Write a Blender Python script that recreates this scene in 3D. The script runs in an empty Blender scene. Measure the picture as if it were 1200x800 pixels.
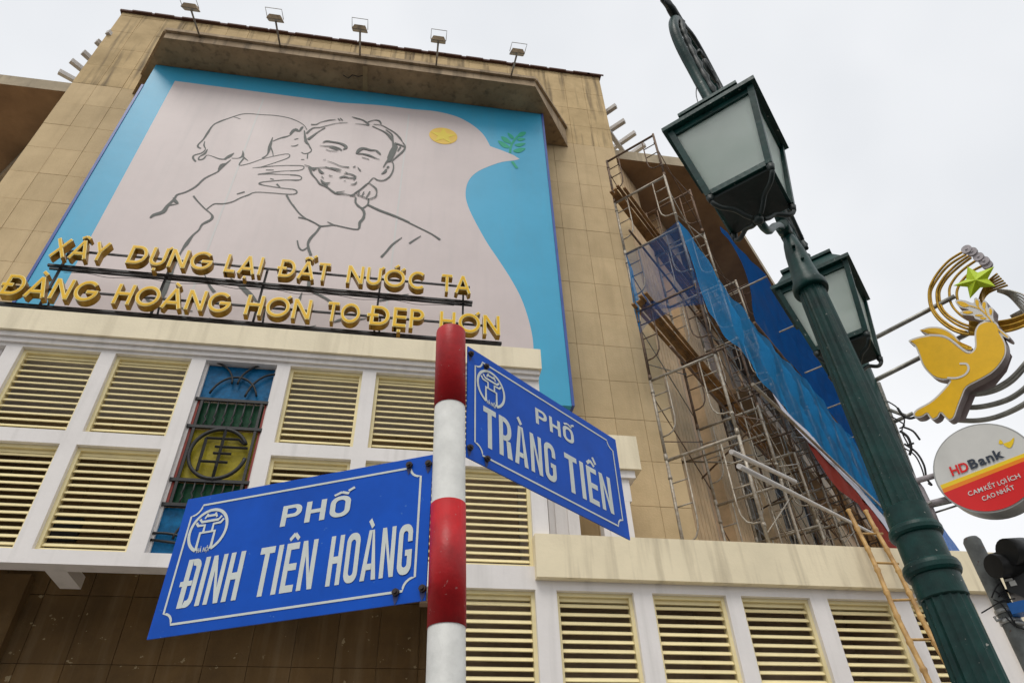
import bpy, math, random, unicodedata
from mathutils import Vector, Matrix
random.seed(7)
sc = bpy.context.scene
col = sc.collection
R = math.radians

# ------------------------------------------------------------------ camera
FPX = 820.0                                    # focal length in pixels of a 1200 px wide picture
YAW, PITCH, ROLL = R(10.67), R(40.37), R(-2.338)
CAM = Vector((0, 0, 1.6))
fw = Vector((math.sin(YAW)*math.cos(PITCH), math.cos(YAW)*math.cos(PITCH), math.sin(PITCH)))
rt0 = Vector((math.cos(YAW), -math.sin(YAW), 0)); up0 = rt0.cross(fw)
rt = rt0*math.cos(ROLL) + up0*math.sin(ROLL)
up = -rt0*math.sin(ROLL) + up0*math.cos(ROLL)
cd = bpy.data.cameras.new('camera'); cam = bpy.data.objects.new('camera', cd); col.objects.link(cam)
cd.sensor_width = 36; cd.lens = FPX*36/1200; cd.clip_end = 3000; cd.clip_start = 0.05
cam.matrix_world = Matrix(((rt.x, up.x, -fw.x, 0), (rt.y, up.y, -fw.y, 0), (rt.z, up.z, -fw.z, 1.6), (0, 0, 0, 1)))
sc.camera = cam

# ------------------------------------------------------------------ sky, sun, exposure (overcast)
SUN_EL, SUN_AZ = R(58), R(205)                 # azimuth measured from +Y clockwise: behind the camera
w = bpy.data.worlds.new('World'); sc.world = w; w.use_nodes = True
nt = w.node_tree; nt.nodes.clear()
out = nt.nodes.new('ShaderNodeOutputWorld'); bg = nt.nodes.new('ShaderNodeBackground')
sky = nt.nodes.new('ShaderNodeTexSky'); sky.sky_type = 'NISHITA'; sky.sun_disc = False
sky.sun_elevation = SUN_EL; sky.sun_rotation = SUN_AZ; sky.dust_density = 6; sky.air_density = 1.0
tc = nt.nodes.new('ShaderNodeTexCoord'); nz = nt.nodes.new('ShaderNodeTexNoise')
nz.inputs['Scale'].default_value = 1.6; nz.inputs['Detail'].default_value = 4
cr = nt.nodes.new('ShaderNodeValToRGB')
cr.color_ramp.elements[0].position = .30; cr.color_ramp.elements[0].color = (8.3, 8.55, 8.9, 1)
cr.color_ramp.elements[1].position = .72; cr.color_ramp.elements[1].color = (11.2, 11.2, 11.3, 1)
mx = nt.nodes.new('ShaderNodeMix'); mx.data_type = 'RGBA'; mx.inputs[0].default_value = .93
nt.links.new(tc.outputs['Generated'], nz.inputs['Vector']); nt.links.new(nz.outputs['Fac'], cr.inputs['Fac'])
nt.links.new(sky.outputs[0], mx.inputs[6]); nt.links.new(cr.outputs[0], mx.inputs[7])
nt.links.new(mx.outputs[2], bg.inputs['Color']); bg.inputs['Strength'].default_value = .10
nt.links.new(bg.outputs[0], out.inputs[0])
sd = bpy.data.lights.new('sun', 'SUN'); sd.energy = 1.5; sd.angle = R(25); sd.color = (1, .96, .9)
so = bpy.data.objects.new('sun', sd); col.objects.link(so)
sdir = Vector((math.sin(SUN_AZ)*math.cos(SUN_EL), math.cos(SUN_AZ)*math.cos(SUN_EL), math.sin(SUN_EL)))
so.rotation_euler = sdir.to_track_quat('Z', 'Y').to_euler()
sc.view_settings.view_transform = 'Standard'; sc.view_settings.look = 'None'
sc.view_settings.exposure = 0.0; sc.view_settings.gamma = 1
try: sc.cycles.use_denoising = True
except Exception: pass

# ------------------------------------------------------------------ surveying: rays of the photo onto real planes
def ray(x, y): return rt*((x-600)/FPX) + up*((400-y)/FPX) + fw
def on_y(x, y, Y): d = ray(x, y); return CAM + d*(Y/d.y)
def on_z(x, y, Z): d = ray(x, y); return CAM + d*((Z-1.6)/d.z)
def on_p(x, y, pt, n): d = ray(x, y); return CAM + d*((Vector(pt)-CAM).dot(n)/d.dot(n))
def at_r(x, y, r): d = ray(x, y); return CAM + d*(r/math.hypot(d.x, d.y))

# ------------------------------------------------------------------ mesh builder
def cat(pts, seg=4, closed=False):             # Catmull-Rom through points (any dimension)
    P = [tuple(p) for p in pts]; n = len(P); o = []
    rng = range(n) if closed else range(n-1)
    for i in rng:
        a, b, c, d = (P[(i-1) % n], P[i], P[(i+1) % n], P[(i+2) % n]) if closed else (P[max(i-1, 0)], P[i], P[i+1], P[min(i+2, n-1)])
        for k in range(seg):
            t = k/seg
            o.append(tuple(.5*((2*B)+(-A+C)*t+(2*A-5*B+4*C-D)*t*t+(-A+3*B-3*C+D)*t**3) for A, B, C, D in zip(a, b, c, d)))
    if not closed: o.append(P[-1])
    return o

class MB:
    def __init__(s): s.v = []; s.f = []; s.m = []; s.sm = []
    def face(s, idx, mi=0, sm=False): s.f.append(idx); s.m.append(mi); s.sm.append(sm)
    def box(s, x0, x1, y0, y1, z0, z1, mi=0):
        return s.obox(Vector(((x0+x1)/2, (y0+y1)/2, (z0+z1)/2)), (Vector(((x1-x0)/2, 0, 0)), Vector((0, (y1-y0)/2, 0)), Vector((0, 0, (z1-z0)/2))), mi)
    def obox(s, c, ax, mi=0):
        c = Vector(c); b = len(s.v); a, d, e = [Vector(q) for q in ax]
        for sx in (-1, 1):
            for sy in (-1, 1):
                for sz in (-1, 1): s.v.append(c + a*sx + d*sy + e*sz)
        for q in ((0, 1, 3, 2), (4, 6, 7, 5), (0, 4, 5, 1), (2, 3, 7, 6), (0, 2, 6, 4), (1, 5, 7, 3)): s.face([b+i for i in q], mi)
        return s
    def tube(s, pts, r, n=8, closed=False, mi=0, caps=True):
        P = [Vector(p) for p in pts]; k = len(P)
        rr = r if isinstance(r, (list, tuple)) else [r]*k
        b = len(s.v); prev = None
        for i, p in enumerate(P):
            if closed: t = P[(i+1) % k]-P[i-1]
            else: t = P[min(i+1, k-1)]-P[max(i-1, 0)]
            t.normalize()
            if prev is None:
                a = Vector((0, 0, 1)) if abs(t.z) < .9 else Vector((1, 0, 0))
                u = t.cross(a).normalized()
            else: u = (prev - t*prev.dot(t)).normalized()
            prev = u; w_ = t.cross(u)
            for j in range(n):
                an = 2*math.pi*j/n; s.v.append(p + (u*math.cos(an)+w_*math.sin(an))*rr[i])
        for i in range(k if closed else k-1):
            i2 = (i+1) % k
            for j in range(n):
                j2 = (j+1) % n; s.face([b+i*n+j, b+i*n+j2, b+i2*n+j2, b+i2*n+j], mi, n > 4)
        if caps and not closed:
            s.face([b+j for j in range(n)][::-1], mi); s.face([b+(k-1)*n+j for j in range(n)], mi)
        return s
    def lathe(s, base, prof, n=20, flute=0, nf=16, mi=0, flat=False):
        base = Vector(base); b = len(s.v); N = nf*4 if flute else n
        for z, r in prof:
            for j in range(N):
                an = 2*math.pi*j/N
                q = r*(1-flute*(0, .7, 1, .7)[j % 4]) if flute else r
                s.v.append(base + Vector((q*math.cos(an), q*math.sin(an), z)))
        for i in range(len(prof)-1):
            for j in range(N):
                j2 = (j+1) % N; s.face([b+i*N+j, b+i*N+j2, b+(i+1)*N+j2, b+(i+1)*N+j], mi, not flute and not flat)
        s.face([b+j for j in range(N)][::-1], mi); s.face([b+(len(prof)-1)*N+j for j in range(N)], mi)
        return s
    def prism(s, poly, ext, mi=0, side=None):
        P = [Vector(p) for p in poly]; e = Vector(ext); b = len(s.v); n = len(P)
        s.v += P + [p+e for p in P]
        s.face(list(range(b, b+n)), mi); s.face(list(range(b+2*n-1, b+n-1, -1)), mi if side is None else side)
        for i in range(n):
            j = (i+1) % n; s.face([b+i, b+j, b+n+j, b+n+i], mi if side is None else side)
        return s
    def ribbon(s, pts, ws, nrm, th=.0, mi=0):  # flat strip of varying width lying across nrm
        P = [Vector(p) for p in pts]; k = len(P); b = len(s.v); nrm = Vector(nrm)
        for i, p in enumerate(P):
            t = (P[min(i+1, k-1)]-P[max(i-1, 0)]).normalized(); q = nrm.cross(t).normalized()
            wd = ws[i]/2; s.v += [p+q*wd+nrm*th, p-q*wd+nrm*th]
        for i in range(k-1): s.face([b+2*i, b+2*i+1, b+2*i+3, b+2*i+2], mi)
        return s
    def mesh(s, name, mats):
        me = bpy.data.meshes.new(name); me.from_pydata([tuple(v) for v in s.v], [], s.f)
        for m in (mats if isinstance(mats, (list, tuple)) else [mats]): me.materials.append(m)
        me.polygons.foreach_set('material_index', s.m); me.polygons.foreach_set('use_smooth', s.sm)
        me.update(); return me
    def build(s, name, mats, parent=None, fix=True):
        me = s.mesh(name, mats)
        if fix:
            import bmesh
            bm = bmesh.new(); bm.from_mesh(me); bmesh.ops.recalc_face_normals(bm, faces=bm.faces); bm.to_mesh(me); bm.free()
        o = bpy.data.objects.new(name, me); col.objects.link(o)
        if parent: o.parent = parent
        return o

def link(name, me, parent, loc=None):
    o = bpy.data.objects.new(name, me); col.objects.link(o); o.parent = parent
    if loc is not None: o.location = loc
    return o
def tag(o, label=None, cat_=None, group=None, kind=None):
    if label: o['label'] = label
    if cat_: o['category'] = cat_
    if group: o['group'] = group
    if kind: o['kind'] = kind
    return o
def thing(name, label, cat_, loc=(0, 0, 0), group=None):
    o = bpy.data.objects.new(name, None); col.objects.link(o); o.location = loc; o.empty_display_size = .2
    THINGS.append(o); return tag(o, label, cat_, group)
THINGS = []
def settle():
    # children were modelled in world coordinates: keep them there although their Empty stands at the base
    bpy.context.view_layer.update()
    for t in THINGS:
        for c in t.children:
            c.matrix_parent_inverse = t.matrix_world.inverted()

# ------------------------------------------------------------------ materials
def mat(name, c, rough=.6, var=.12, scale=3.0, bump=.0, bscale=40, c2=None, metal=0, objrand=0, streak=0, streakc=(.05, .04, .03), spec=.4, coat=0, det=6, chips=None):
    m = bpy.data.materials.new(name); m.use_nodes = True; t = m.node_tree; L = t.links
    b = t.nodes['Principled BSDF']; b.inputs['Roughness'].default_value = rough; b.inputs['Metallic'].default_value = metal
    b.inputs['Specular IOR Level'].default_value = spec
    if coat: b.inputs['Coat Weight'].default_value = coat; b.inputs['Coat Roughness'].default_value = .15
    g = t.nodes.new('ShaderNodeNewGeometry')
    n = t.nodes.new('ShaderNodeTexNoise'); n.inputs['Scale'].default_value = scale; n.inputs['Detail'].default_value = det; n.inputs['Roughness'].default_value = .65
    L.new(g.outputs['Position'], n.inputs['Vector'])
    r = t.nodes.new('ShaderNodeValToRGB'); e = r.color_ramp.elements
    lo = c2 if c2 else tuple(x*(1-2*var) for x in c); e[0].position = .3; e[1].position = .68
    e[0].color = (*lo, 1); e[1].color = (*[min(1, x*(1+var*.5)) for x in c], 1)
    L.new(n.outputs['Fac'], r.inputs['Fac']); cur = r.outputs[0]
    if objrand:
        oi = t.nodes.new('ShaderNodeObjectInfo'); mr = t.nodes.new('ShaderNodeMapRange'); mr.inputs[3].default_value = 1-objrand; mr.inputs[4].default_value = 1+objrand*.6
        L.new(oi.outputs['Random'], mr.inputs[0]); vm = t.nodes.new('ShaderNodeVectorMath'); vm.operation = 'SCALE'
        L.new(cur, vm.inputs[0]); L.new(mr.outputs[0], vm.inputs['Scale']); cur = vm.outputs[0]
    if streak:                                  # rain streaks: noise stretched along z
        mp = t.nodes.new('ShaderNodeMapping'); mp.inputs['Scale'].default_value = (5, 5, .35)
        n2 = t.nodes.new('ShaderNodeTexNoise'); n2.inputs['Scale'].default_value = 1.3; n2.inputs['Detail'].default_value = 5
        L.new(g.outputs['Position'], mp.inputs[0]); L.new(mp.outputs[0], n2.inputs['Vector'])
        r2 = t.nodes.new('ShaderNodeValToRGB'); r2.color_ramp.elements[0].position = .52; r2.color_ramp.elements[1].position = .72
        r2.color_ramp.elements[0].color = (0, 0, 0, 1); r2.color_ramp.elements[1].color = (streak, streak, streak, 1)
        mxx = t.nodes.new('ShaderNodeMix'); mxx.data_type = 'RGBA'; L.new(n2.outputs['Fac'], r2.inputs['Fac'])
        L.new(r2.outputs[0], mxx.inputs[0]); L.new(cur, mxx.inputs[6]); mxx.inputs[7].default_value = (*streakc, 1); cur = mxx.outputs[2]
    if chips:                                   # small chips and scuffs of another colour: (scale, threshold, colour)
        n4 = t.nodes.new('ShaderNodeTexNoise'); n4.inputs['Scale'].default_value = chips[0]; n4.inputs['Detail'].default_value = 3; n4.inputs['Roughness'].default_value = .7
        L.new(g.outputs['Position'], n4.inputs['Vector']); m4 = t.nodes.new('ShaderNodeMapRange'); m4.inputs[1].default_value = chips[1]; m4.inputs[2].default_value = chips[1]+.02
        L.new(n4.outputs['Fac'], m4.inputs[0]); x4 = t.nodes.new('ShaderNodeMix'); x4.data_type = 'RGBA'; x4.inputs[7].default_value = (*chips[2], 1)
        L.new(m4.outputs[0], x4.inputs[0]); L.new(cur, x4.inputs[6]); cur = x4.outputs[2]
    L.new(cur, b.inputs['Base Color'])
    if bump:
        n3 = t.nodes.new('ShaderNodeTexNoise'); n3.inputs['Scale'].default_value = bscale; n3.inputs['Detail'].default_value = 4
        L.new(g.outputs['Position'], n3.inputs['Vector']); bp = t.nodes.new('ShaderNodeBump'); bp.inputs['Strength'].default_value = bump; bp.inputs['Distance'].default_value = .02
        L.new(n3.outputs['Fac'], bp.inputs['Height']); L.new(bp.outputs[0], b.inputs['Normal'])
    return m

M = {}
M['stone'] = mat('tan_stone', (.63, .475, .27), .85, .14, .9, .25, 30, c2=(.52, .385, .21), objrand=.06, streak=.16, streakc=(.24, .17, .09))
M['stone_dark'] = mat('shade_darkened_stone', (.17, .10, .038), .9, .2, 1.2, .25, 30, c2=(.10, .06, .024), objrand=.08, streak=.3, streakc=(.30, .22, .13), chips=(7, .675, (.36, .28, .16)))  # slab stone with the podium's shade painted into its colour; pale chips are wear
M['stone_top'] = mat('weathered_stone', (.60, .44, .23), .85, .16, 1.1, .3, 30, c2=(.42, .30, .145), objrand=.09, streak=.75, streakc=(.07, .05, .03))
M['joint'] = mat('dark_joint', (.40, .285, .145), .9)
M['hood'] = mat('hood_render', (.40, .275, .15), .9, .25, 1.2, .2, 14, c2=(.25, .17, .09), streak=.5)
M['hoodlip'] = mat('hood_edge', (.40, .30, .19), .85, .2, 2, .3, 20, c2=(.24, .17, .1), streak=.6)
M['coping'] = mat('coping_brown', (.10, .045, .03), .8)
M['cream'] = mat('cream_plaster', (.84, .745, .545), .8, .05, 1.2, .12, 25, streak=.35, streakc=(.50, .43, .30))
M['creamdirty'] = mat('cream_plaster_stained', (.81, .71, .50), .8, .06, 1.2, .12, 25, streak=.55, streakc=(.34, .28, .19))
M['white'] = mat('white_paint', (.77, .735, .71), .7, .035, 1.5, .08, 25, streak=.4, streakc=(.52, .50, .47))
M['louvre'] = mat('pale_yellow_paint', (.85, .735, .42), .55, .06, 3, .05, objrand=.05)
M['inside'] = mat('dim_interior_wall', (.60, .46, .34), .9, .2, 1.0)
M['black'] = mat('black_iron', (.018, .018, .018), .5, .2, 20, .1)
M['mural_blue'] = mat('printed_blue', (.045, .38, .60), .45, .05, .8, .35, 1.1, streak=.12, streakc=(.10, .30, .42))
M['mural_white'] = mat('printed_pale_grey', (.63, .545, .525), .5, .045, .5, .35, 1.1, streak=.22, streakc=(.50, .455, .44))
M['ink'] = mat('printed_dark_grey', (.10, .11, .10), .6, .05)
M['edge'] = mat('panel_edge_blue', (.05, .10, .35), .4)
M['green_print'] = mat('printed_green', (.0, .36, .20), .5, .03)
M['orange_print'] = mat('printed_orange', (.82, .53, .06), .5, .03)
M['yellow_print'] = mat('printed_yellow', (.80, .62, .04), .5, .03)
M['rim'] = mat('pale_yellow_rim', (.90, .80, .34), .4, .03, spec=.4)
M['goldface'] = mat('gold_face', (.80, .47, .008), .4, .05, 6, spec=.25)
M['goldside'] = mat('polished_gold_side', (.42, .235, .02), .35, .25, 14, metal=.4)
M['steel'] = mat('galvanised_tube', (.40, .37, .31), .5, .2, 14, metal=.35, c2=(.20, .15, .10), objrand=.2)
M['rust'] = mat('rusty_tube', (.20, .13, .085), .7, .3, 12, metal=.2, objrand=.3)
M['plank'] = mat('brown_board', (.36, .19, .065), .7, .3, 6, objrand=.25)
M['wingroof'] = mat('stained_concrete', (.38, .24, .125), .9, .25, .7, .15, 10, c2=(.22, .135, .07), streak=0)
M['fascia'] = mat('roof_fascia', (.46, .38, .26), .85, .15, 1.5, streak=.4)
M['winwall'] = mat('pinkish_render', (.74, .53, .34), .85, .15, 1.6, .1, 20)
M['rib'] = mat('ribbed_tan', (.70, .50, .29), .85, .15, 2, .1, 20)
M['glass'] = mat('dark_glass', (.035, .045, .055), .12, .2, 2, spec=.8)
M['beam'] = mat('white_beam', (.62, .59, .56), .7, .1, 3)
M['red'] = mat('red_reflective', (.48, .010, .014), .42, .22, 9, .06, 90, spec=.3, c2=(.27, .008, .010), streak=.25, streakc=(.20, .02, .02), chips=(48, .68, (.42, .14, .13)))
M['whiteband'] = mat('white_reflective', (.60, .60, .57), .5, .10, 14, .06, 90, streak=.35, streakc=(.38, .36, .32))
M['plate'] = mat('sign_blue', (.002, .082, .50), .42, .09, 7, spec=.16, chips=(45, .69, (.05, .16, .50)))
M['platewhite'] = mat('sign_white', (.62, .66, .62), .5, .05, 20)
M['ruststain'] = mat('rust_stain', (.05, .06, .16), .8)
M['bolt'] = mat('rusty_bolt', (.03, .02, .018), .6)
M['lampgreen'] = mat('dark_green_gloss', (.003, .040, .034), .42, .3, 9, .10, 35, spec=.26, chips=(38, .685, (.30, .30, .27)))
M['lampdark'] = mat('dark_green_black', (.010, .020, .018), .5, .3, 12, .1)
M['bamboo'] = mat('bamboo', (.52, .32, .11), .5, .2, 9, .1, c2=(.28, .15, .045))
M['cable'] = mat('black_cable', (.015, .015, .015), .5)
M['dovegold'] = mat('dove_yellow', (.90, .52, .008), .45, .05, 12)
M['dovewhite'] = mat('sign_white_edge', (.72, .70, .66), .5, .05)
M['doveside'] = mat('grey_brown_side', (.30, .24, .23), .5, .15, 8)
M['goldtube'] = mat('gold_tube', (.58, .34, .04), .35, .25, 20, metal=.5)
M['greytube'] = mat('grey_tube', (.34, .33, .29), .4, .2, 20, metal=.5)
M['lime'] = mat('lime_star', (.47, .62, .01), .4, .06, 10)
M['greydisc'] = mat('grey_disc', (.42, .38, .39), .5, .15, 20)
M['bankwhite'] = mat('lightbox_white', (.68, .67, .63), .35, .05, 4, streak=.4, streakc=(.50, .49, .45))
M['bankred'] = mat('lightbox_red', (.72, .012, .012), .35, .05, 4)
M['bankyellow'] = mat('lightbox_yellow', (.90, .62, .02), .35, .03)
M['bankorange'] = mat('lightbox_orange', (.88, .25, .01), .35, .03)
M['bankgrey'] = mat('lightbox_dark', (.035, .045, .065), .35, .03)
M['metalrim'] = mat('dull_aluminium', (.42, .42, .40), .4, .15, 10, metal=.5)
M['tpole'] = mat('grey_painted_pole', (.19, .20, .19), .6, .3, 7, .1, chips=(30, .66, (.12, .07, .05)))
M['signal'] = mat('signal_black', (.018, .018, .018), .45, .2, 10)
M['bluebox'] = mat('blue_box', (.01, .16, .55), .45, .1, 10)
M['sgblue'] = mat('stained_glass_blue', (.003, .12, .28), .35, .25, 9, .15, 25, spec=.15)
M['sggreen'] = mat('stained_glass_green', (.003, .055, .02), .35, .25, 9, .15, 25, spec=.15)
M['sgyellow'] = mat('stained_glass_yellow', (.33, .27, .015), .35, .35, 10, .2, 25, spec=.2, c2=(.24, .19, .01))
M['redtrim'] = mat('red_trim', (.30, .035, .02), .5)
M['bannerred'] = mat('banner_red', (.24, .018, .005), .9, spec=.1)
M['bannerwhite'] = mat('banner_white', (.60, .60, .68), .8)
M['pavement'] = mat('pavement_slabs', (.32, .30, .27), .8, .12, 3, .2, 20)
M['asphalt'] = mat('asphalt', (.055, .055, .055), .85, .2, 6, .4, 120)
M['kerb'] = mat('kerb_stone', (.35, .34, .32), .8)

def net_mat(name, alpha, c=(.01, .13, .42)):
    m = bpy.data.materials.new(name); m.use_nodes = True; t = m.node_tree; L = t.links; t.nodes.clear()
    o = t.nodes.new('ShaderNodeOutputMaterial'); df = t.nodes.new('ShaderNodeBsdfDiffuse'); tl = t.nodes.new('ShaderNodeBsdfTranslucent')
    tr = t.nodes.new('ShaderNodeBsdfTransparent'); a = t.nodes.new('ShaderNodeMixShader'); b = t.nodes.new('ShaderNodeMixShader')
    g = t.nodes.new('ShaderNodeNewGeometry'); n = t.nodes.new('ShaderNodeTexNoise'); n.inputs['Scale'].default_value = 1.4; n.inputs['Detail'].default_value = 5
    L.new(g.outputs['Position'], n.inputs['Vector'])
    df.inputs[0].default_value = (*c, 1); tl.inputs[0].default_value = (c[0]*1.5, c[1]*1.6, c[2]*1.5, 1); a.inputs[0].default_value = .5
    mr = t.nodes.new('ShaderNodeMapRange'); mr.inputs[1].default_value = .3; mr.inputs[2].default_value = .7; mr.inputs[3].default_value = alpha-.10; mr.inputs[4].default_value = min(1, alpha+.08)
    L.new(n.outputs['Fac'], mr.inputs[0]); L.new(mr.outputs[0], b.inputs[0])
    L.new(df.outputs[0], a.inputs[1]); L.new(tl.outputs[0], a.inputs[2]); L.new(tr.outputs[0], b.inputs[1]); L.new(a.outputs[0], b.inputs[2]); L.new(b.outputs[0], o.inputs[0])
    return m
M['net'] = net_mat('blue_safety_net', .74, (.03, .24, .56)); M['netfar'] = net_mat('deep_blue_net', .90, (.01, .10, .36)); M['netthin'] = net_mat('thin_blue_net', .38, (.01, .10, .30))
def frost_mat():
    m = bpy.data.materials.new('frosted_pane'); m.use_nodes = True; t = m.node_tree; b = t.nodes['Principled BSDF']
    b.inputs['Base Color'].default_value = (.50, .56, .54, 1); b.inputs['Roughness'].default_value = .35
    tl = t.nodes.new('ShaderNodeBsdfTranslucent'); tl.inputs[0].default_value = (.92, .97, .94, 1)
    g = t.nodes.new('ShaderNodeNewGeometry'); n = t.nodes.new('ShaderNodeTexNoise'); n.inputs['Scale'].default_value = 4; n.inputs['Detail'].default_value = 6
    r = t.nodes.new('ShaderNodeValToRGB'); r.color_ramp.elements[0].color = (.64, .71, .67, 1); r.color_ramp.elements[1].color = (.80, .85, .82, 1); r.color_ramp.elements[0].position = .35; r.color_ramp.elements[1].position = .6
    t.links.new(g.outputs['Position'], n.inputs['Vector']); t.links.new(n.outputs['Fac'], r.inputs['Fac']); t.links.new(r.outputs[0], b.inputs['Base Color'])
    tp_ = t.nodes.new('ShaderNodeBsdfTransparent'); tp_.inputs[0].default_value = (.93, .96, .95, 1); m2_ = t.nodes.new('ShaderNodeMixShader'); m2_.inputs[0].default_value = .3; mx_ = t.nodes.new('ShaderNodeMixShader'); mx_.inputs[0].default_value = .62; o = t.nodes['Material Output']
    t.links.new(b.outputs[0], mx_.inputs[1]); t.links.new(tl.outputs[0], mx_.inputs[2]); t.links.new(mx_.outputs[0], m2_.inputs[1]); t.links.new(tp_.outputs[0], m2_.inputs[2]); t.links.new(m2_.outputs[0], o.inputs[0]); return m
M['frost'] = frost_mat()

# ------------------------------------------------------------------ lettering
_gc = {}
def base_glyph(ch, off, ext):
    k = (ch, round(off, 4), round(ext, 4))
    if k in _gc: return _gc[k]
    c = bpy.data.curves.new('glyph', 'FONT'); c.body = ch; c.offset = off; c.extrude = ext; c.resolution_u = 4
    o = bpy.data.objects.new('glyph', c); col.objects.link(o)
    me = bpy.data.meshes.new_from_object(o.evaluated_get(bpy.context.evaluated_depsgraph_get()))
    vs = [tuple(v.co) for v in me.vertices]; fs = [tuple(p.vertices) for p in me.polygons]
    bpy.data.objects.remove(o); bpy.data.meshes.remove(me); bpy.data.curves.remove(c)
    _gc[k] = (vs, fs); return _gc[k]
H0 = .729
def glyph(ch, off, ext, st):
    """vertices (x right, y up, z out) and faces of one letter with its Vietnamese marks; st = stroke of the marks"""
    bar = ch in 'Đđ'
    d = unicodedata.normalize('NFD', 'D' if bar else ch); b = d[0]; marks = set(d[1:])
    vs, fs = base_glyph(b, off, ext); vs = list(vs); fs = list(fs)
    x0 = min(v[0] for v in vs); x1 = max(v[0] for v in vs); cx = (x0+x1)/2
    def stroke(ax, ay, bx, by, w_, zs=1.0):
        dx, dy = bx-ax, by-ay; l = math.hypot(dx, dy); px, py = -dy/l*w_/2, dx/l*w_/2; n = len(vs)
        for (qx, qy) in ((ax+px, ay+py), (ax-px, ay-py), (bx-px, by-py), (bx+px, by+py)):
            vs.append((qx, qy, -ext*zs)); vs.append((qx, qy, ext*zs))
        fs.extend([(n+0, n+2, n+4, n+6), (n+7, n+5, n+3, n+1), (n+1, n+3, n+2, n+0), (n+3, n+5, n+4, n+2), (n+5, n+7, n+6, n+4), (n+7, n+1, n+0, n+6)])
    if bar: stroke(x0-.09, .37, x0+.24, .37, st, .97)
    circ = '\u0302' in marks
    if circ:
        stroke(cx-.17, H0+.06, cx+.01, H0+.17, st); stroke(cx-.01, H0+.17, cx+.17, H0+.06, st, .96)
    if '\u0301' in marks:
        if circ: stroke(cx+.16, H0+.17, cx+.30, H0+.29, st)
        else: stroke(cx-.03, H0+.07, cx+.13, H0+.2, st)
    if '\u0300' in marks:
        if circ: stroke(cx+.30, H0+.10, cx+.16, H0+.24, st)
        else: stroke(cx+.05, H0+.06, cx-.12, H0+.19, st)
    if '\u0323' in marks: stroke(cx-.055, -.17, cx+.055, -.17, .11)
    if '\u031b' in marks: stroke(x1-.05, H0-.05, x1+.09, H0+.08, st*.9, .95)
    return vs, fs, x0, x1
def word_layout(word, off, ext, st, gap):
    """list of (char, verts, faces, xshift) and total width"""
    X = 0; o = []
    for ch in word:
        if ch == ' ': X += .30; continue
        vs, fs, x0, x1 = glyph(ch, off, ext, st); o.append((ch, vs, fs, X-x0)); X += (x1-x0)+gap
    return o, X-gap
def write(word, O, ex, ez, width, height, mat_, parent, name='lettering', off=.0, gap=.09, lift=.003, th=.002, st=.09):
    """flat print: word from point O along ex, cap height along ez, on the side facing ex x ez"""
    ex = Vector(ex).normalized(); ez = Vector(ez).normalized(); nn = ex.cross(ez)
    lay, W = word_layout(word, off, 1.0, st, gap); sx = width/W; sz = height/H0; b = MB()
    for i, (ch, vs, fs, xs) in enumerate(lay):
        n = len(b.v)
        for v in vs: b.v.append(Vector(O) + ex*((v[0]+xs)*sx) + ez*(v[1]*sz) + nn*(lift + v[2]*th*.5))
        for f in fs: b.face([n+i_ for i_ in f])
    return b.build(name, mat_, parent, fix=False)

# ================================================================== GROUND
S = 10.2                                        # plane of the tall stone slab
PF = 8.5                                        # front plane of the louvred podium
b = MB(); b.box(-1500, 1500, -1500, 1500, -.5, -.004); tag(b.build('road', M['asphalt']), kind='structure')
b = MB(); b.prism([(-40, 1.0, 0), (3.4, 1.0, 0), (3.4, 1.0, 0), (14, 8, 0), (60, 54, 0), (60, 80, 0), (-60, 80, 0), (-60, 40, 0)], (0, 0, .13)); tag(b.build('pavement', M['pavement']), kind='structure')
b = MB(); b.box(-40, 3.4, .8, .996, -.004, .135); tag(b.build('kerb', M['kerb']), kind='structure')

# ================================================================== BUILDING
B = thing('corner_building', 'tan stone building with louvred white podium and tall slab carrying the blue mural', 'building', (0, PF, .13))
SX0, SX1, STOP = -8.5, 4.9, 21.1
b = MB(); b.box(SX0+.01, SX1-.01, S+.024, S+.8, .1, STOP-.02); b.build('slab_wall', M['joint'], B)
b = MB(); b.box(SX0-.05, SX1+.05, S-.06, S+.86, STOP, STOP+.07)
for k in range(22):
    x = SX0+.3+k*.61+random.uniform(-.1, .1); b.box(x, x+.5, S-.085, S-.061, STOP+.003, STOP+.064)
b.build('coping', M['coping'], B)
PWD, PHT = .5583, .87
def panel_mesh(wd, ht, m):
    q = MB(); x, z, c = wd/2-.0022, ht/2-.0022, .002
    f = [(-x+c, 0, -z+c), (x-c, 0, -z+c), (x-c, 0, z-c), (-x+c, 0, z-c)]; bk = [(-x, .008, -z), (x, .008, -z), (x, .008, z), (-x, .008, z)]; b2 = [(p[0], .03, p[2]) for p in bk]
    q.v = [Vector(p) for p in f+bk+b2]; q.face([0, 1, 2, 3])
    for r0 in (0, 4):
        for i in range(4): j = (i+1) % 4; q.face([r0+i, r0+4+i, r0+4+j, r0+j][::-1])
    return q.mesh('stone_panel', m)
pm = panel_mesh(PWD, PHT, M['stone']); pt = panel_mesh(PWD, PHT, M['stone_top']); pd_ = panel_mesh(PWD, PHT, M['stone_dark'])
zb = 16.6; rest = MB(); npan = 0
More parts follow.
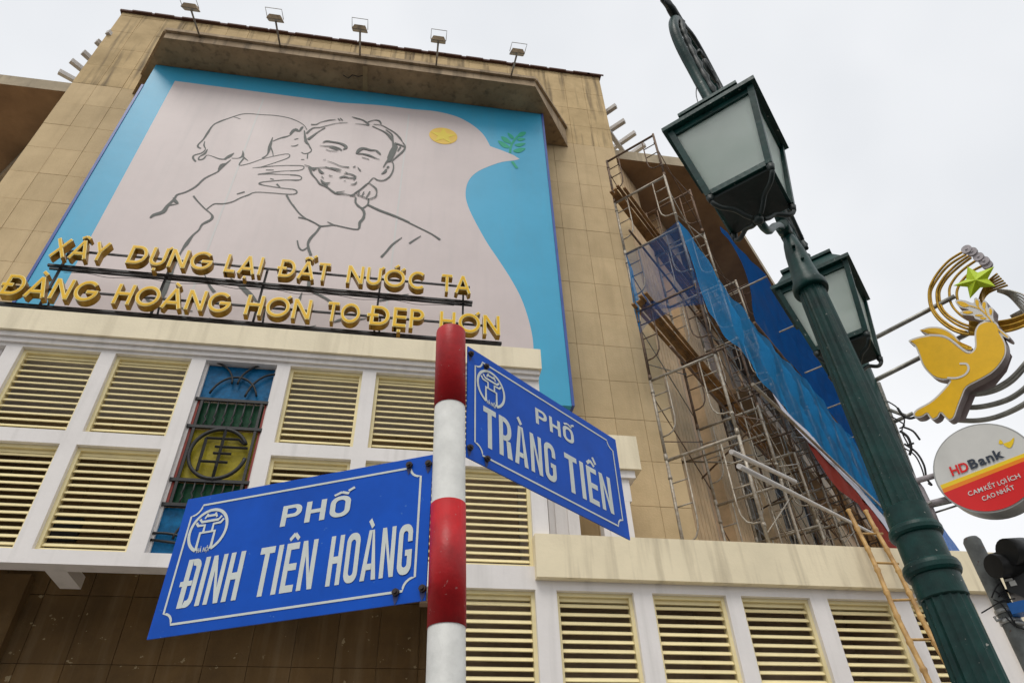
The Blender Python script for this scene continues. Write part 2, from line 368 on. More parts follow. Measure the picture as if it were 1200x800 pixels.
for j in range(-19, 6):
    z0 = zb+j*PHT; ht = PHT
    if z0+PHT > STOP: ht = STOP-z0
    if ht < .1: continue
    for i in range(24):
        cx = SX0+PWD*(i+.5); cz = z0+ht/2
        if -6.0 < cx < 2.3 and 8.6 < cz < 16.9: continue          # behind the mural
        if cz < 3.4: 
            rest.box(cx-PWD/2+.006, cx+PWD/2-.006, S, S+.026, max(.14, z0+.006), z0+ht-.006); continue
        if 5.5 < cz < 8.3 and -6.2 < cx < 2.0:                     # behind the upper louvres: barely seen
            rest.box(cx-PWD/2+.006, cx+PWD/2-.006, S, S+.026, z0+.006, z0+ht-.006); continue
        me = pt if z0 > 17 else (pd_ if (cz < 8.3 and cx < 2.0) else pm)  # panels under the podium take the tone with shade painted in
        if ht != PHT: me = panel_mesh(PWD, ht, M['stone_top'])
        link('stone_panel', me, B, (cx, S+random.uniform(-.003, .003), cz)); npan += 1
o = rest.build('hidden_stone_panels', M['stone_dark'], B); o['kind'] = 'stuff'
# pilaster of the dark lower wall
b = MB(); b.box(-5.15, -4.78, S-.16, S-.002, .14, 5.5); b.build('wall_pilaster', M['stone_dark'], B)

# hood above the mural
zc = 17.28; hb = [(-7.10, S-.002), (-6.08, 8.66), (2.46, 8.64), (3.62, S-.002)]
q = MB(); lo = [Vector((x, y, zc)) for x, y in hb]; hi = [Vector((x, y, zz)) for (x, y), zz in zip(hb, (18.15, 17.56, 17.56, 18.15))]
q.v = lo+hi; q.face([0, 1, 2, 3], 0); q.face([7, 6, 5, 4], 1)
for i in range(4): j = (i+1) % 4; q.face([i, j, 4+j, 4+i], 1)
hd = q.build('mural_hood', [M['hood'], M['hoodlip']], B)
q = MB()                                        # raised lip following the hood's upper edge
for (a, c), (za, zb_) in zip(((0, 1), (1, 2), (2, 3)), ((18.15, 17.56), (17.56, 17.56), (17.56, 18.15))):
    A = Vector((*hb[a], za)); Cc = Vector((*hb[c], zb_)); d = (Cc-A); nrm = Vector((d.y, -d.x, 0)).normalized()
    if a == 0 : nrm = Vector((-.84, -.54, 0))
    if a == 2 : nrm = Vector((.84, -.54, 0))
    q.obox((A+Cc)/2+nrm*.02+Vector((0, 0, .01)), (d/2*1.003, nrm*.045, Vector((0, 0, .05))))
q.build('hood_lip', M['hoodlip'], hd)
q = MB()                                        # crack and rusted drain gap in the underside
cp = [on_z(x, y, zc) for x, y in [(402, 88), (408, 92), (413, 88), (420, 90), (428, 88)]]; q.tube(cp, .012, 4)
q.build('crack', M['black'], hd)
q = MB(); q.obox(on_z(428, 90, zc)+Vector((0, .35, 0)), (Vector((.055, 0, 0)), Vector((0, .62, 0)), Vector((0, 0, .012)))); q.build('damp_gap', M['joint'], hd)

# ---- podium, upper part (left) -----------------------------------------
wx = [(-6.65, -5.60), (-5.39, -4.36), (-4.16, -3.13), (-2.93, -1.93), (-1.74, -.69), (-.49, .55), (.76, 1.78)]
lx = [(.76, 1.77), (2.04, 3.04), (3.29, 4.29), (4.50, 5.47), (5.72, 6.69), (6.92, 7.90)]
Wt = .22
def white_box(nm, x0, x1, z0, z1, y0=PF, y1=PF+Wt, m='white'):
    q = MB(); q.box(x0, x1, y0, y1, z0, z1); return q.build(nm, M[m], B)
white_box('frame_beam', -6.9, 2.0, 8.13, 8.30)
for a in range(len(wx)-1):
    pass
edges = [-6.9]+[v for p in wx for v in p]+[2.0]
for k in range(0, len(edges), 2): white_box('frame_post', edges[k], edges[k+1], 5.2, 8.13)
for i, (x0, x1) in enumerate(wx):
    if i != 3: white_box('frame_rail', x0, x1, 6.61, 6.81)
white_box('frame_beam', -6.9, .4, 5.03, 5.2)
white_box('frame_beam', .4, 8.2, 4.90, 5.2)
# cornice
q = MB(); q.box(-7.0, 2.03, 8.36, 8.60, 8.325, 8.715); q.build('cornice', M['cream'], B)
q = MB(); q.box(-6.97, 2.005, 8.41, 8.58, 8.25, 8.323); q.box(-6.95, 1.995, 8.455, 8.57, 8.18, 8.248); q.build('cornice_moulding', M['white'], B)
q = MB(); q.box(-6.9, 2.0, PF+Wt+.002, S-.002, 8.12, 8.34); q.build('podium_roof', M['white'], B)
q = MB(); q.box(1.86, 2.0, PF+Wt+.002, S-.004, 5.2, 8.118); q.build('podium_side_wall', M['white'], B)
q = MB(); q.box(-6.9, -6.76, PF+Wt+.002, S-.004, .14, 8.118); q.build('podium_side_wall', M['white'], B)
for x in (-6.3, -4.03, -1.6): q = MB(); q.box(x, x+.24, PF+Wt+.002, 9.28, 5.035, 5.19); q.build('cross_beam', M['white'], B)
q = MB(); q.box(-4.55, -4.12, 9.38, 9.44, 5.70, 6.02); q.build('ventilation_box', M['black'], B)
q = MB(); q.box(.4, 1.85, S-.30, S-.16, 5.2, 7.6); q.build('inner_partition', M['inside'], B)

def slat_mesh(wd):
    q = MB(); d = Vector((0, -.020, -.0245)); n_ = Vector((0, .0245, -.020)).normalized()*.006
    q.obox((0, 0, 0), (Vector((wd/2, 0, 0)), d, n_)); return q.mesh('slat', M['louvre'])
def louvre(x0, x1, z0, z1, pitch=.0985, broken=()):
    q = MB(); f = .045; y0, y1 = PF+.07, PF+.17
    q.box(x0, x0+f, y0, y1, z0, z1); q.box(x1-f, x1, y0, y1, z0, z1); q.box(x0+f, x1-f, y0+.001, y1, z1-f, z1); q.box(x0+f, x1-f, y0+.001, y1, z0, z0+f)
    q.box(x0+f, x1-f, y0+.05, y1, z1-f-.05, z1-f-.002)
    wn = q.build('louvre_window', M['louvre'], B)
    sm_ = slat_mesh(x1-x0-2*f-.004); n = int((z1-z0-2*f)/pitch)
    for k in range(n):
        z = z0+f+.055+k*pitch
        if z > z1-f-.04: break
        o = link('slat', sm_, wn, ((x0+x1)/2, PF+.11+random.uniform(-.001, .001), z+random.uniform(-.001, .001))); o.rotation_euler = (random.uniform(-.03, .03)+(random.uniform(-.2, .15) if random.random() < .03 else 0), random.uniform(-.0025, .0025), 0)
    return wn
for i, (x0, x1) in enumerate(wx):
    if i == 3: continue
    if i == 0:
        for z0, z1 in ((6.81, 8.13), (5.2, 6.61)):
            q = MB(); q.box(x0, x1, PF+.12, PF+.2, z0, z1)
            for k in range(8): q.box(x0+.05+k*.125, x0+.1+k*.125, PF+.09, PF+.119, z0, z1)
            q.build('blind_panel', M['white'], B)
        continue
    louvre(x0, x1, 6.81, 8.13); louvre(x0, x1, 5.2 if i != 6 else 5.2, 6.61)
for x0, x1 in lx: louvre(x0, x1, 3.46, 4.90, .108)

# stained glass window with iron grille
x0, x1 = wx[3]; y = PF+.10
fr = MB(); fr.box(x0, x0+.03, y-.02, y+.08, 5.2, 8.13); fr.box(x1-.03, x1, y-.02, y+.08, 5.2, 8.13)
SG = fr.build('stained_glass_window', M['white'], B)
bands = [(7.13, 8.12, 'sgblue'), (6.80, 7.10, 'sggreen'), (6.28, 6.77, 'sgyellow'), (5.93, 6.25, 'sggreen'), (5.21, 5.90, 'sgblue')]
zs = {k: on_y(x_, y_, y).z for k, (x_, y_) in {'a': (222, 468), 'b': (215, 500), 'c': (205, 563), 'd': (196, 592)}.items()}
bands = [(zs['a']+.02, 8.12, 'sgblue'), (zs['b']+.02, zs['a']-.02, 'sggreen'), (zs['c']+.02, zs['b']-.02, 'sgyellow'), (zs['d']+.02, zs['c']-.02, 'sggreen'), (5.21, zs['d']-.02, 'sgblue')]
for z0, z1, m in bands:
    q = MB(); q.box(x0+.03, x1-.03, y+.02, y+.03, z0, z1); q.build('glass_pane', M[m], SG)
q = MB()
for k in 'abcd': q.box(x0+.0, x1-.0, y-.05, y-.015, zs[k]-.022, zs[k]+.022)
q.box(x0+.08, x0+.115, y-.045, y-.018, zs['d'], zs['a']); q.box(x1-.115, x1-.08, y-.045, y-.018, zs['d'], zs['a'])
def iron(P, r=.016, cl=False): q.tube([(px_, y-.03, pz) for px_, pz in P], r, 6, closed=cl)
cx = (x0+x1)/2; zt = 8.12; za = zs['a']; hw = (x1-x0)
def arc(cx_, cz_, rx, rz, a0, a1, n=14): return [(cx_+rx*math.cos(R(a0+(a1-a0)*i/n)), cz_+rz*math.sin(R(a0+(a1-a0)*i/n))) for i in range(n+1)]
iron(arc(cx-.02, za, .33, .42, 15, 165)); iron(arc(x1, za, .36, .52, 90, 170)); iron(arc(x0, za+.30, .42, .38, 0, 90)); iron(arc(cx+.42, za+.30, .42, .40, 100, 180))
zd = zs['d']; iron(arc(x1, zd-.45, .75, .42, 80, 180)); iron(arc(x0+.1, zd-.48, .3, .1, 0, 180)); iron([(x0, zd-.47), (x0+.3, zd-.5), (x1, zd-.44)])
for (zl, zh) in ((zs['b'], zs['a']), (zs['d'], zs['c'])):
    for k in range(6):
        xx = x0+.20+k*(hw-.40)/5; iron([(xx, zl), (xx, zl+.08), (xx+.015, zl+.12), (xx-.015, zl+.17), (xx, zl+.21), (xx, zh)], .013)
zm = (zs['b']+zs['c'])/2; rr = (zs['b']-zs['c'])/2-.03; rx = min(.36, hw/2-.13)
q2 = arc(cx, zm, rx, rr, 25, 352, 40); q.tube([(p[0], y-.045, p[1]) for p in q2], .026, 6)
for P in ([(cx+.02, zm+rr+.02), (cx+.02, zm-rr-.02)], [(cx-.2, zm+rr*.6), (cx+.22, zm+rr*.6), (cx+.31, zm+rr*.42)], [(cx-.2, zm+rr*.6), (cx-.2, zm-rr*.72)],
          [(cx-.06, zm+.10), (cx+rx, zm+.10)], [(cx-.06, zm-.0), (cx+.17, zm-.0)], [(cx-.2, zm-.13), (cx+.15, zm-.13)], [(cx+.02, zm-.2), (cx+.02, zm-rr)]):
    q.tube([(p[0], y-.05, p[1]) for p in P], .021, 4)
q.build('iron_grille', M['black'], SG)
q = MB(); q.box(x0+.032, x0+.062, y-.01, y+.016, zd, za); q.build('red_trim', M['redtrim'], SG); q = MB(); q.box(x1-.062, x1-.032, y-.01, y+.016, zd, za); q.build('red_trim', M['redtrim'], SG)

# ---- podium, lower part (right) ----------------------------------------
e2 = [.66]+[v for p in lx for v in p]+[8.19]
for k in range(0, len(e2), 2): white_box('frame_post', e2[k], e2[k+1], 3.46, 4.90)
q = MB(); q.box(.66, 8.19, PF, PF+Wt, .14, 3.46); q.build('podium_base_wall', M['white'], B)
q = MB(); q.box(.66, .88, PF+Wt+.002, S-.004, .14, 4.898); q.build('podium_side_wall', M['stone'], B)
q = MB(); q.box(1.775, 8.62, 8.38, 8.62, 5.02, 5.595); q.build('parapet', M['creamdirty'], B)
q = MB(); q.box(8.192, 8.60, 8.41, 8.8, .14, 5.018); q.build('corner_pilaster', M['creamdirty'], B)
U = Vector((math.sqrt(.5), math.sqrt(.5), 0)); NO = Vector((math.sqrt(.5), -math.sqrt(.5), 0))
q = MB(); a = Vector((8.60, 8.42, 0)); q.obox(a+U*15-NO*.15+Vector((0, 0, 2.9)), (U*15, NO*.15, Vector((0, 0, 2.69)))); q.build('side_street_podium', M['creamdirty'], B)
q = MB(); q.prism([(2.0, 8.63, 5.2), (8.5, 8.63, 5.2), (29, 29, 5.2), (22, 36, 5.2), (4.9, 17, 5.2), (4.9, S+.03, 5.2), (4.88, S-.004, 5.2), (2.0, S-.004, 5.2)], (0, 0, .33)); q.build('podium_terrace', M['fascia'], B)
q = MB(); q.box(.9, 8.4, S-.35, S-.2, .14, 5.19); q.build('inner_back_wall', M['inside'], B)
q = MB(); q.box(4.86, 8.4, S-.004, S+.1, .14, 5.19); q.build('inner_back_wall', M['inside'], B)
for x in (2.0, 4.4, 6.8): q = MB(); q.box(x, x+.12, PF+Wt+.002, S-.36, 3.0, 5.19); q.build('inner_partition', M['inside'], B)
# small porch on the terrace, behind the street name plate
q = MB(); q.box(2.12, 3.72, 9.2, 9.55, 7.13, 7.74); q.build('porch_cap', M['cream'], B)
q = MB(); q.box(2.16, 3.62, 9.25, 9.5, 7.0, 7.128); q.box(2.2, 3.52, 9.3, 9.49, 6.62, 6.998)
for x in (2.2, 3.02): q.box(x, x+.46, 9.3, 9.48, 5.53, 6.618); q.box(x+.09, x+.17, 9.275, 9.299, 5.53, 6.6); q.box(x+.28, x+.36, 9.275, 9.299, 5.53, 6.6)
q.build('porch_frame', M['white'], B)

# ---- wings --------------------------------------------------------------
ZR = 18.7; W0 = Vector((5.84, 12.17, 0)); Zv = Vector((0, 0, 1))
def mir(p): return Vector((-3.62-p[0], p[1], p[2] if len(p) > 2 else 0))
def wpt(s, d, z, left=False):                   # s along the wing, d out from its wall
    p = W0+U*s+NO*d+Zv*z; return mir(p) if left else p
def wbox(nm, s0, s1, d0, d1, z0, z1, m, left=False, par=None):
    q = MB(); c = wpt((s0+s1)/2, (d0+d1)/2, (z0+z1)/2, left); u_ = Vector((-U.x, U.y, 0)) if left else U; n_ = Vector((-NO.x, NO.y, 0)) if left else NO
    q.obox(c, (u_*((s1-s0)/2), n_*((d1-d0)/2), Zv*((z1-z0)/2))); return q.build(nm, M[m], par or B)
for lf in (False, True):
    wbox('wing_wall', -1.7, 46, -.3, 0, 5.2 if not lf else .14, ZR-.002, 'winwall', lf)
    q = MB(); poly = [(4.6, 11.3, ZR), (8.03, 11.3, ZR), tuple(Vector((8.03, 11.3, ZR))+U*46), tuple(Vector((8.03, 11.3, ZR))+U*46-NO*8), (2.4, 16.9, ZR), (2.4, 11.3, ZR)]
    if lf: poly = [tuple(mir(p)) for p in poly]
    q.prism(poly, (0, 0, .42), 0, 1); q.m[1] = 1; q.build('wing_roof', [M['wingroof'], M['fascia']], B)
wbox('wing_beam', -1, 25, .0, .35, ZR-.5, ZR-.003, 'fascia', True)

# right wing: ribbed pilasters, glazed bays, balconies
NW = NO
def s_of(x, y): p = on_p(x, y, W0, NO); return (p-W0).dot(U), p.z
def pilaster(s0, s1, d=.28, z0=5.5, z1=ZR-.004):
    q = MB(); n = max(3, int((s1-s0)/.2)); w_ = (s1-s0)/n
    q.obox(wpt((s0+s1)/2, d*.45, (z0+z1)/2), (U*((s1-s0)/2), NO*(d*.45-.001), Zv*((z1-z0)/2)))
    for k in range(n):
        a = s0+k*w_; q.obox(wpt(a+w_/2, d*.95, (z0+z1)/2), (U*(w_/2-.012), NO*(d*.05), Zv*((z1-z0)/2)))
    return q.build('ribbed_pilaster', M['rib'], B)
pilaster(-1.6, .43); pilaster(1.62, 3.24)
for s0 in (5.0, 8.2, 11.4, 14.6): pilaster(s0, s0+1.4)
def glazing(s0, s1, z0, z1):
    q = MB(); q.obox(wpt((s0+s1)/2, .03, (z0+z1)/2), (U*((s1-s0)/2), NO*.02, Zv*((z1-z0)/2))); g_ = q.build('wing_window', M['glass'], B)
    q = MB(); n = max(2, int((z1-z0)/1.1))
    for k in range(n+1): z = z0+(z1-z0)*k/n; q.obox(wpt((s0+s1)/2, .08, z), (U*((s1-s0)/2), NO*.03, Zv*.03))
    for k in range(3): s_ = s0+(s1-s0)*k/2; q.obox(wpt(s_, .085, (z0+z1)/2), (U*.03, NO*.032, Zv*((z1-z0)/2)))
    q.build('window_frame', M['steel'], g_)
glazing(.5, .92, 5.6, 14.5); glazing(3.4, 4.9, 5.6, 12.6); glazing(6.5, 8.1, 5.6, 12.6); glazing(9.7, 11.3, 5.6, 12.6)
for s0, s1, z in ((4.3, 13.5, 13.2), (4.3, 13.5, 16.4), (14, 24, 14.5)):
    wbox('balcony', s0, s1, .005, .75, z, z+.16, 'wingroof'); wbox('balcony_front', s0, s1, .70, .78, z+.163, z+.7, 'winwall')
# roof beams poking out beyond the slab
def rbeam(tip, root, z=19.9):
    a = on_z(*tip, z); d = (on_z(*root, z)-a); d = d.normalized(); q = MB(); side = Vector((-d.y, d.x, 0))
    q.obox(a+d*1.6, (d*1.6, side*.055, Zv*.075)); return q.build('roof_beam', M['beam'], B)
for t_, r_ in (((722, 124), (709, 133)), ((732, 141.5), (715, 152.6)), ((744.5, 155.5), (728, 167)), ((756, 169.5), (742, 179)),
               ((126, 37), (131, 43)), ((113, 48), (119, 54)), ((97, 61), (107, 70)), ((83, 71), (97, 82)), ((69, 84), (80, 90))): rbeam(t_, r_)
a = on_z(712, 152, 19.75); q = MB(); q.obox(a+U*2, (U*2.6, NO*.06, Zv*.06)); q.build('roof_rail', M['beam'], B)

# ================================================================== MURAL
YM = 9.34
MU = thing('dove_mural_panel', 'huge blue mural panel printed with a pale dove and a line drawing of an embrace', 'mural', (0, YM, 8.0))
mx0, mx1, mz0, mz1 = -6.37, 2.735, 8.36, 17.255
q = MB(); q.box(mx0, mx1, YM, YM+.28, mz0, mz1); q.build('panel', M['mural_blue'], MU)
q = MB(); q.box(mx0-.05, mx0-.002, YM-.015, YM+.3, mz0, mz1-.9); q.build('panel_edge', M['edge'], MU); q = MB(); q.box(mx1+.002, mx1+.05, YM-.015, YM+.3, mz0, mz1); q.build('panel_edge', M['edge'], MU)
q = MB()
for x in (-4.6, .8): q.box(x, x+.08, YM+.281, S-.004, mz0, mz1-.3)
for z in (9.5, 12.5, 15.5): q.box(mx0+.1, mx1-.1, YM+.3, YM+.38, z, z+.08)
q.build('rear_bracket', M['black'], MU)
NM = Vector((0, -1, 0))
def mp(x, y, l=0): p = on_y(x, y, YM-.002); p.y = YM-.002-l; return p
dove = cat([(400, 120.5), (445, 123.5), (483, 128), (510, 130.5), (533, 136), (548, 143), (560, 151.5), (568, 160), (574.5, 171.5)], 4)[:-1] + [(574.5, 171.5), (590, 177), (602, 182), (609, 186.5)] + cat([(603, 188), (588, 190), (573, 195), (560, 201), (551, 209), (546.5, 219), (545.8, 231), (549, 243), (555, 256), (563, 271), (573, 288), (586, 307), (600, 329), (611, 350), (619, 373), (624, 395), (625.5, 414)], 4)
bot = [on_y(625, 414, YM)]; 
poly = [mp(*p) for p in [(205, 95)]+dove]
poly += [Vector((poly[-1].x, YM-.002, mz0+.01)), Vector((mp(205, 95).x, YM-.002, mz0+.01))]
q = MB(); n = len(poly); q.v = poly; q.face(list(range(n))); o = q.build('dove_print', M['mural_white'], MU, fix=False)
# thin joints between the printed sheets
M['sheet'] = mat('sheet_joint', (.58, .56, .54), .5, .02)
q = MB()
for x, y in ((311, 110), (480, 128)):
    p = mp(x, y); q.box(p.x-.018, p.x+.018, YM-.0045, YM-.0025, mz0+.02, mp(x, y+2).z-.15)
q.build('sheet_joint', M['sheet'], MU)

LIFT = [.004]
def stroke(b, pts, ws, tf, seg=3):
    ox, oy, k = tf; P = [(ox+p[0]/k, oy+p[1]/k) for p in pts]
    if not isinstance(ws, (list, tuple)): ws = [ws]*len(P)
    C_ = cat([(p[0], p[1], w_) for p, w_ in zip(P, ws)], seg)
    LIFT[0] += .00012
    pts3 = [mp(c[0], c[1]) for c in C_]
    b.ribbon(pts3, [max(.2, c[2])*.0265 for c in C_], NM, LIFT[0])
def blob(b, pts, tf):
    ox, oy, k = tf; LIFT[0] += .00012; n = len(b.v); P = [mp(ox+p[0]/k, oy+p[1]/k, LIFT[0]) for p in pts]
    b.v += P; b.face(list(range(n, n+len(P))))
A_ = (170, 120, 5.717); B_ = (340, 120, 5.715); C_t = (170, 240, 5.715); D_t = (360, 240, 5.715); E_t = (340, 120, 8)
q = MB()
# child's head and hair
stroke(q, [(375, 310), (355, 300), (358, 282), (390, 250), (420, 205), (455, 155), (500, 130), (560, 108), (640, 82), (700, 77), (780, 84), (860, 88), (940, 100), (1000, 118), (1060, 150), (1085, 185)], [1.2, 1.6, 1.2, 1.2, 1.8, 1.1, 1.6, 1.0, .9, .9, .8, .8, .8, .9, .7, .7], A_)
stroke(q, [(590, 97), (640, 112)], .6, A_); stroke(q, [(400, 262), (395, 290), (405, 315), (380, 340), (330, 355), (322, 375), (340, 398)], [.5, 1.2, .7, 1.3, 1.2, 1.6, 1.4], A_)
stroke(q, [(418, 315), (400, 345), (365, 365), (360, 385), (390, 380), (415, 355), (450, 362), (500, 380), (545, 382)], [.6, 1.8, .9, 1.4, 1.4, .6, .6, 1.2, 1.2], A_)
stroke(q, [(530, 383), (565, 362), (597, 340)], [1.2, 3.0, .5], A_); stroke(q, [(580, 375), (625, 375), (655, 360), (655, 325)], [.6, .7, 2.2, .4], A_)
stroke(q, [(655, 365), (690, 392)], [1.8, .4], A_); stroke(q, [(660, 378), (630, 422), (700, 410), (780, 382), (860, 362), (940, 347), (968, 352), (960, 372), (900, 395), (830, 418), (775, 435)], [1.2, .9, .7, .6, .6, .7, .8, .9, .7, .6, .8], A_)
stroke(q, [(785, 375), (820, 350), (835, 300), (855, 235)], [1.4, 1.0, 2.6, .6], A_); stroke(q, [(838, 295), (855, 335), (858, 360)], [1.6, .9, .6], A_)
stroke(q, [(855, 262), (900, 243), (930, 235), (970, 222), (990, 200), (1010, 180), (1030, 195)], [.7, 1.2, 1.9, .8, 1.6, 2.4, 1.2], A_)
stroke(q, [(0, 215), (30, 185), (60, 195), (80, 170), (90, 165)], [1.6, 3.2, 1.8, 2.2, .6], B_)
stroke(q, [(28, 250), (55, 243)], 1, B_); stroke(q, [(5, 294), (35, 293), (55, 282)], [.6, 1.2, .5], B_)
stroke(q, [(95, 262), (120, 280), (143, 318), (128, 338), (95, 345), (76, 335)], [.7, .7, .8, 1.1, .9, .9], B_); stroke(q, [(118, 345), (115, 378)], .9, B_); stroke(q, [(73, 384), (95, 384)], .8, B_)
# hand on the cheek and the sleeve
stroke(q, [(720, 440), (780, 435), (860, 428), (940, 424), (1030, 424)], [.4, .8, .7, .6, .6], A_); stroke(q, [(810, 454), (862, 454)], .8, A_)
stroke(q, [(755, 484), (830, 480), (910, 484), (1000, 486), (1040, 494)], [.5, .9, .6, .6, .7], A_)
stroke(q, [(0, 424), (50, 424), (88, 428), (90, 445), (60, 456), (0, 460)], .75, B_); stroke(q, [(755, 482), (860, 468), (940, 460), (1030, 458)], [.4, .8, .5, .5], A_)
stroke(q, [(0, 488), (45, 490), (75, 500), (72, 517), (40, 524), (0, 521), (-60, 522), (-120, 528)], .75, B_)
stroke(q, [(838, 512), (862, 517)], .9, A_); stroke(q, [(1029, 520), (930, 522), (850, 528), (785, 535), (765, 545), (790, 555), (860, 567), (940, 578), (1000, 585), (1018, 602), (1000, 615), (950, 616), (850, 608), (740, 603), (690, 622), (640, 640), (590, 665), (530, 680), (470, 680), (440, 695), (412, 718)], [.5, .6, .8, .8, 1.4, .8, .7, .7, .9, 1.1, .9, .8, .7, .7, 1.0, .9, 1.0, 1.1, 1.0, .8, .8], A_)
stroke(q, [(882, 548), (905, 570)], [1.6, .6], A_); stroke(q, [(615, 615), (668, 600)], [.9, 1.2], A_)
stroke(q, [(948, 622), (975, 670), (1029, 740)], [1.6, 1.3, 1.0], A_)
stroke(q, [(990, 0), (1030, 55), (1080, 95), (1143, 125)], [1.1, 1.1, 1.1, 1.0], C_t)
stroke(q, [(575, 385), (545, 410), (500, 450), (480, 470), (400, 510), (340, 565), (270, 603), (215, 620), (195, 650), (150, 695), (120, 735), (60, 755), (35, 775)], [.5, 1.2, 1.6, 1.0, 1.3, 1.4, 1.3, 1.4, 1.6, 2.4, 3.2, 2.6, 1.2], A_)
stroke(q, [(490, 450), (510, 420), (540, 410)], [.5, 1.6, .5], A_); stroke(q, [(190, 640), (205, 665), (220, 680), (160, 690)], [1, 2.6, .6, 1.5], A_)
stroke(q, [(325, 628), (350, 660), (400, 712), (440, 745), (452, 770), (430, 795), (390, 815)], [1.4, 1.0, .9, .9, 1.9, 1.5, 1.2], A_)
stroke(q, [(440, 100), (385, 130), (360, 170), (320, 205), (280, 260), (245, 310), (200, 400), (160, 500), (125, 590), (100, 650)], [1.2, 1.4, 1.1, 1.3, 2.6, 1.2, 1.4, 3.0, 3.4, 1.0], C_t)
stroke(q, [(400, 470), (430, 540), (465, 585)], [.6, 1.6, 2.2], C_t); stroke(q, [(570, 490), (640, 545), (700, 600), (750, 650)], [.4, 2.6, 3.6, 1.0], C_t)
stroke(q, [(0, 600), (20, 640), (60, 650)], [1.4, 1.8, .6], C_t); stroke(q, [(200, 640), (240, 690), (320, 715)], [1, 1.2, .6], C_t); stroke(q, [(100, 735), (140, 745), (170, 750)], [.5, 1.2, .4], C_t); stroke(q, [(430, 760), (500, 800)], [1.2, .8], C_t)
stroke(q, [(1143, 190), (1105, 235), (1090, 280), (1110, 340)], [1.2, 1.3, 1.5, 1.6], C_t); stroke(q, [(1020, 240), (1030, 285), (1055, 305), (1090, 285)], [1.0, 1.1, 1.2, .8], C_t)
stroke(q, [(1100, 500), (1095, 560), (1143, 590)], [2.0, 1.6, 1.2], C_t); stroke(q, [(1052, 588), (1035, 630), (1015, 660)], [.4, 1.8, 2.2], C_t)
stroke(q, [(88, 145), (60, 185), (20, 225), (5, 270), (25, 340)], [1.6, 1.4, 1.5, 1.7, 2.0], D_t)
stroke(q, [(30, 480), (12, 560), (60, 595), (120, 625), (170, 660)], [2.0, 1.8, 1.6, 1.8, 2.0], D_t)
o = q.build('line_drawing', M['ink'], MU, fix=False); o['kind'] = 'stuff'; q = MB()
# collar and shoulders
stroke(q, [(-60, 85), (0, 98), (50, 122), (88, 143), (130, 142), (180, 137), (250, 152), (340, 165), (352, 120), (378, 90), (380, 55), (365, 28), (335, 0)], [1.1, 1.1, 1.1, 1.3, 1.2, 1.1, 1.1, 1.3, 2.2, 1.8, 1.7, 1.5, 1.3], D_t)
stroke(q, [(135, 115), (180, 137)], [.6, 1.0], D_t); stroke(q, [(365, 28), (405, 3)], 1.1, D_t)
stroke(q, [(405, 3), (480, 40), (560, 70), (640, 102), (740, 150), (830, 195), (890, 235)], [1.2, 1.2, 1.2, 1.2, 1.2, 1.2, 1.8], D_t)
stroke(q, [(635, 220), (570, 268), (530, 315), (495, 352)], [.6, 1.6, 1.4, 1.7], D_t); stroke(q, [(762, 210), (725, 232), (683, 260)], [.6, 1.2, 1.4], D_t)
stroke(q, [(470, 648), (540, 632), (620, 612), (680, 600)], [.6, 2.0, 1.8, .6], D_t)
stroke(q, [(170, 790), (230, 770), (300, 775), (400, 760)], [.6, 2.2, 1.6, .6], D_t); stroke(q, [(-340, 830), (-200, 822), (-100, 840), (60, 810)], [.6, 2.0, 1.8, .6], D_t)
stroke(q, [(440, 640), (438, 670), (460, 700), (485, 712), (498, 750), (475, 800)], [1.5, 1.5, 1.4, 1.4, 1.8, 1.6], B_)
stroke(q, [(525, 648), (520, 685), (485, 712)], [1.3, 1.2, 1.0], B_); stroke(q, [(520, 685), (600, 722), (700, 760), (800, 805)], 1.2, B_)
# man's head
stroke(q, [(95, 190), (105, 260), (125, 285), (135, 310)], [.8, 2.4, 1.2, .7], B_); stroke(q, [(110, 210), (150, 175), (200, 170), (240, 160), (300, 145), (345, 140)], [1.6, 1.2, 1.0, .8, .6, .6], B_)
stroke(q, [(120, 250), (160, 220), (195, 195), (235, 172)], [2.4, 1.6, .8, 1.2], B_); stroke(q, [(140, 150), (175, 150), (205, 135), (260, 122), (305, 118)], [1.4, 1.0, .7, 1.2, .6], B_)
stroke(q, [(320, 110), (335, 125)], 1, B_); stroke(q, [(335, 108), (352, 124)], 1, B_); stroke(q, [(330, 140), (385, 138)], .7, B_)
stroke(q, [(415, 100), (450, 110), (480, 118), (505, 132), (530, 152)], [.6, 1.5, 1.2, 1.6, 1.2], B_); stroke(q, [(435, 145), (490, 150), (530, 156)], [.4, .9, 1.2], B_)
stroke(q, [(520, 135), (560, 122), (595, 125), (610, 147)], [1.0, .8, 1.6, 1.2], B_); stroke(q, [(550, 162), (590, 180), (640, 205), (675, 240), (690, 270), (688, 320)], [1.2, 1.0, 1.8, 2.8, 1.4, 2.0], B_)
stroke(q, [(560, 150), (610, 155), (650, 175), (700, 205), (735, 240), (752, 266)], [1.0, .8, 1.1, 1.2, 1.6, .6], B_); stroke(q, [(640, 185), (680, 215), (690, 250)], [.8, 1.4, .8], B_)
blob(q, [(683, 268), (705, 280), (722, 300), (706, 340), (690, 375), (668, 402), (652, 402), (650, 370), (665, 330), (684, 300)], B_)
stroke(q, [(660, 385), (640, 410), (624, 438)], [2.0, 1.3, .8], B_); stroke(q, [(700, 275), (745, 290), (768, 305), (755, 330), (715, 365), (680, 398)], [2.2, 1.6, 1.4, 1.6, 1.4, .8], B_); stroke(q, [(752, 268), (772, 300), (748, 334)], [.8, 1.1, .6], B_); stroke(q, [(740, 300), (720, 330)], [1.6, .8], B_)
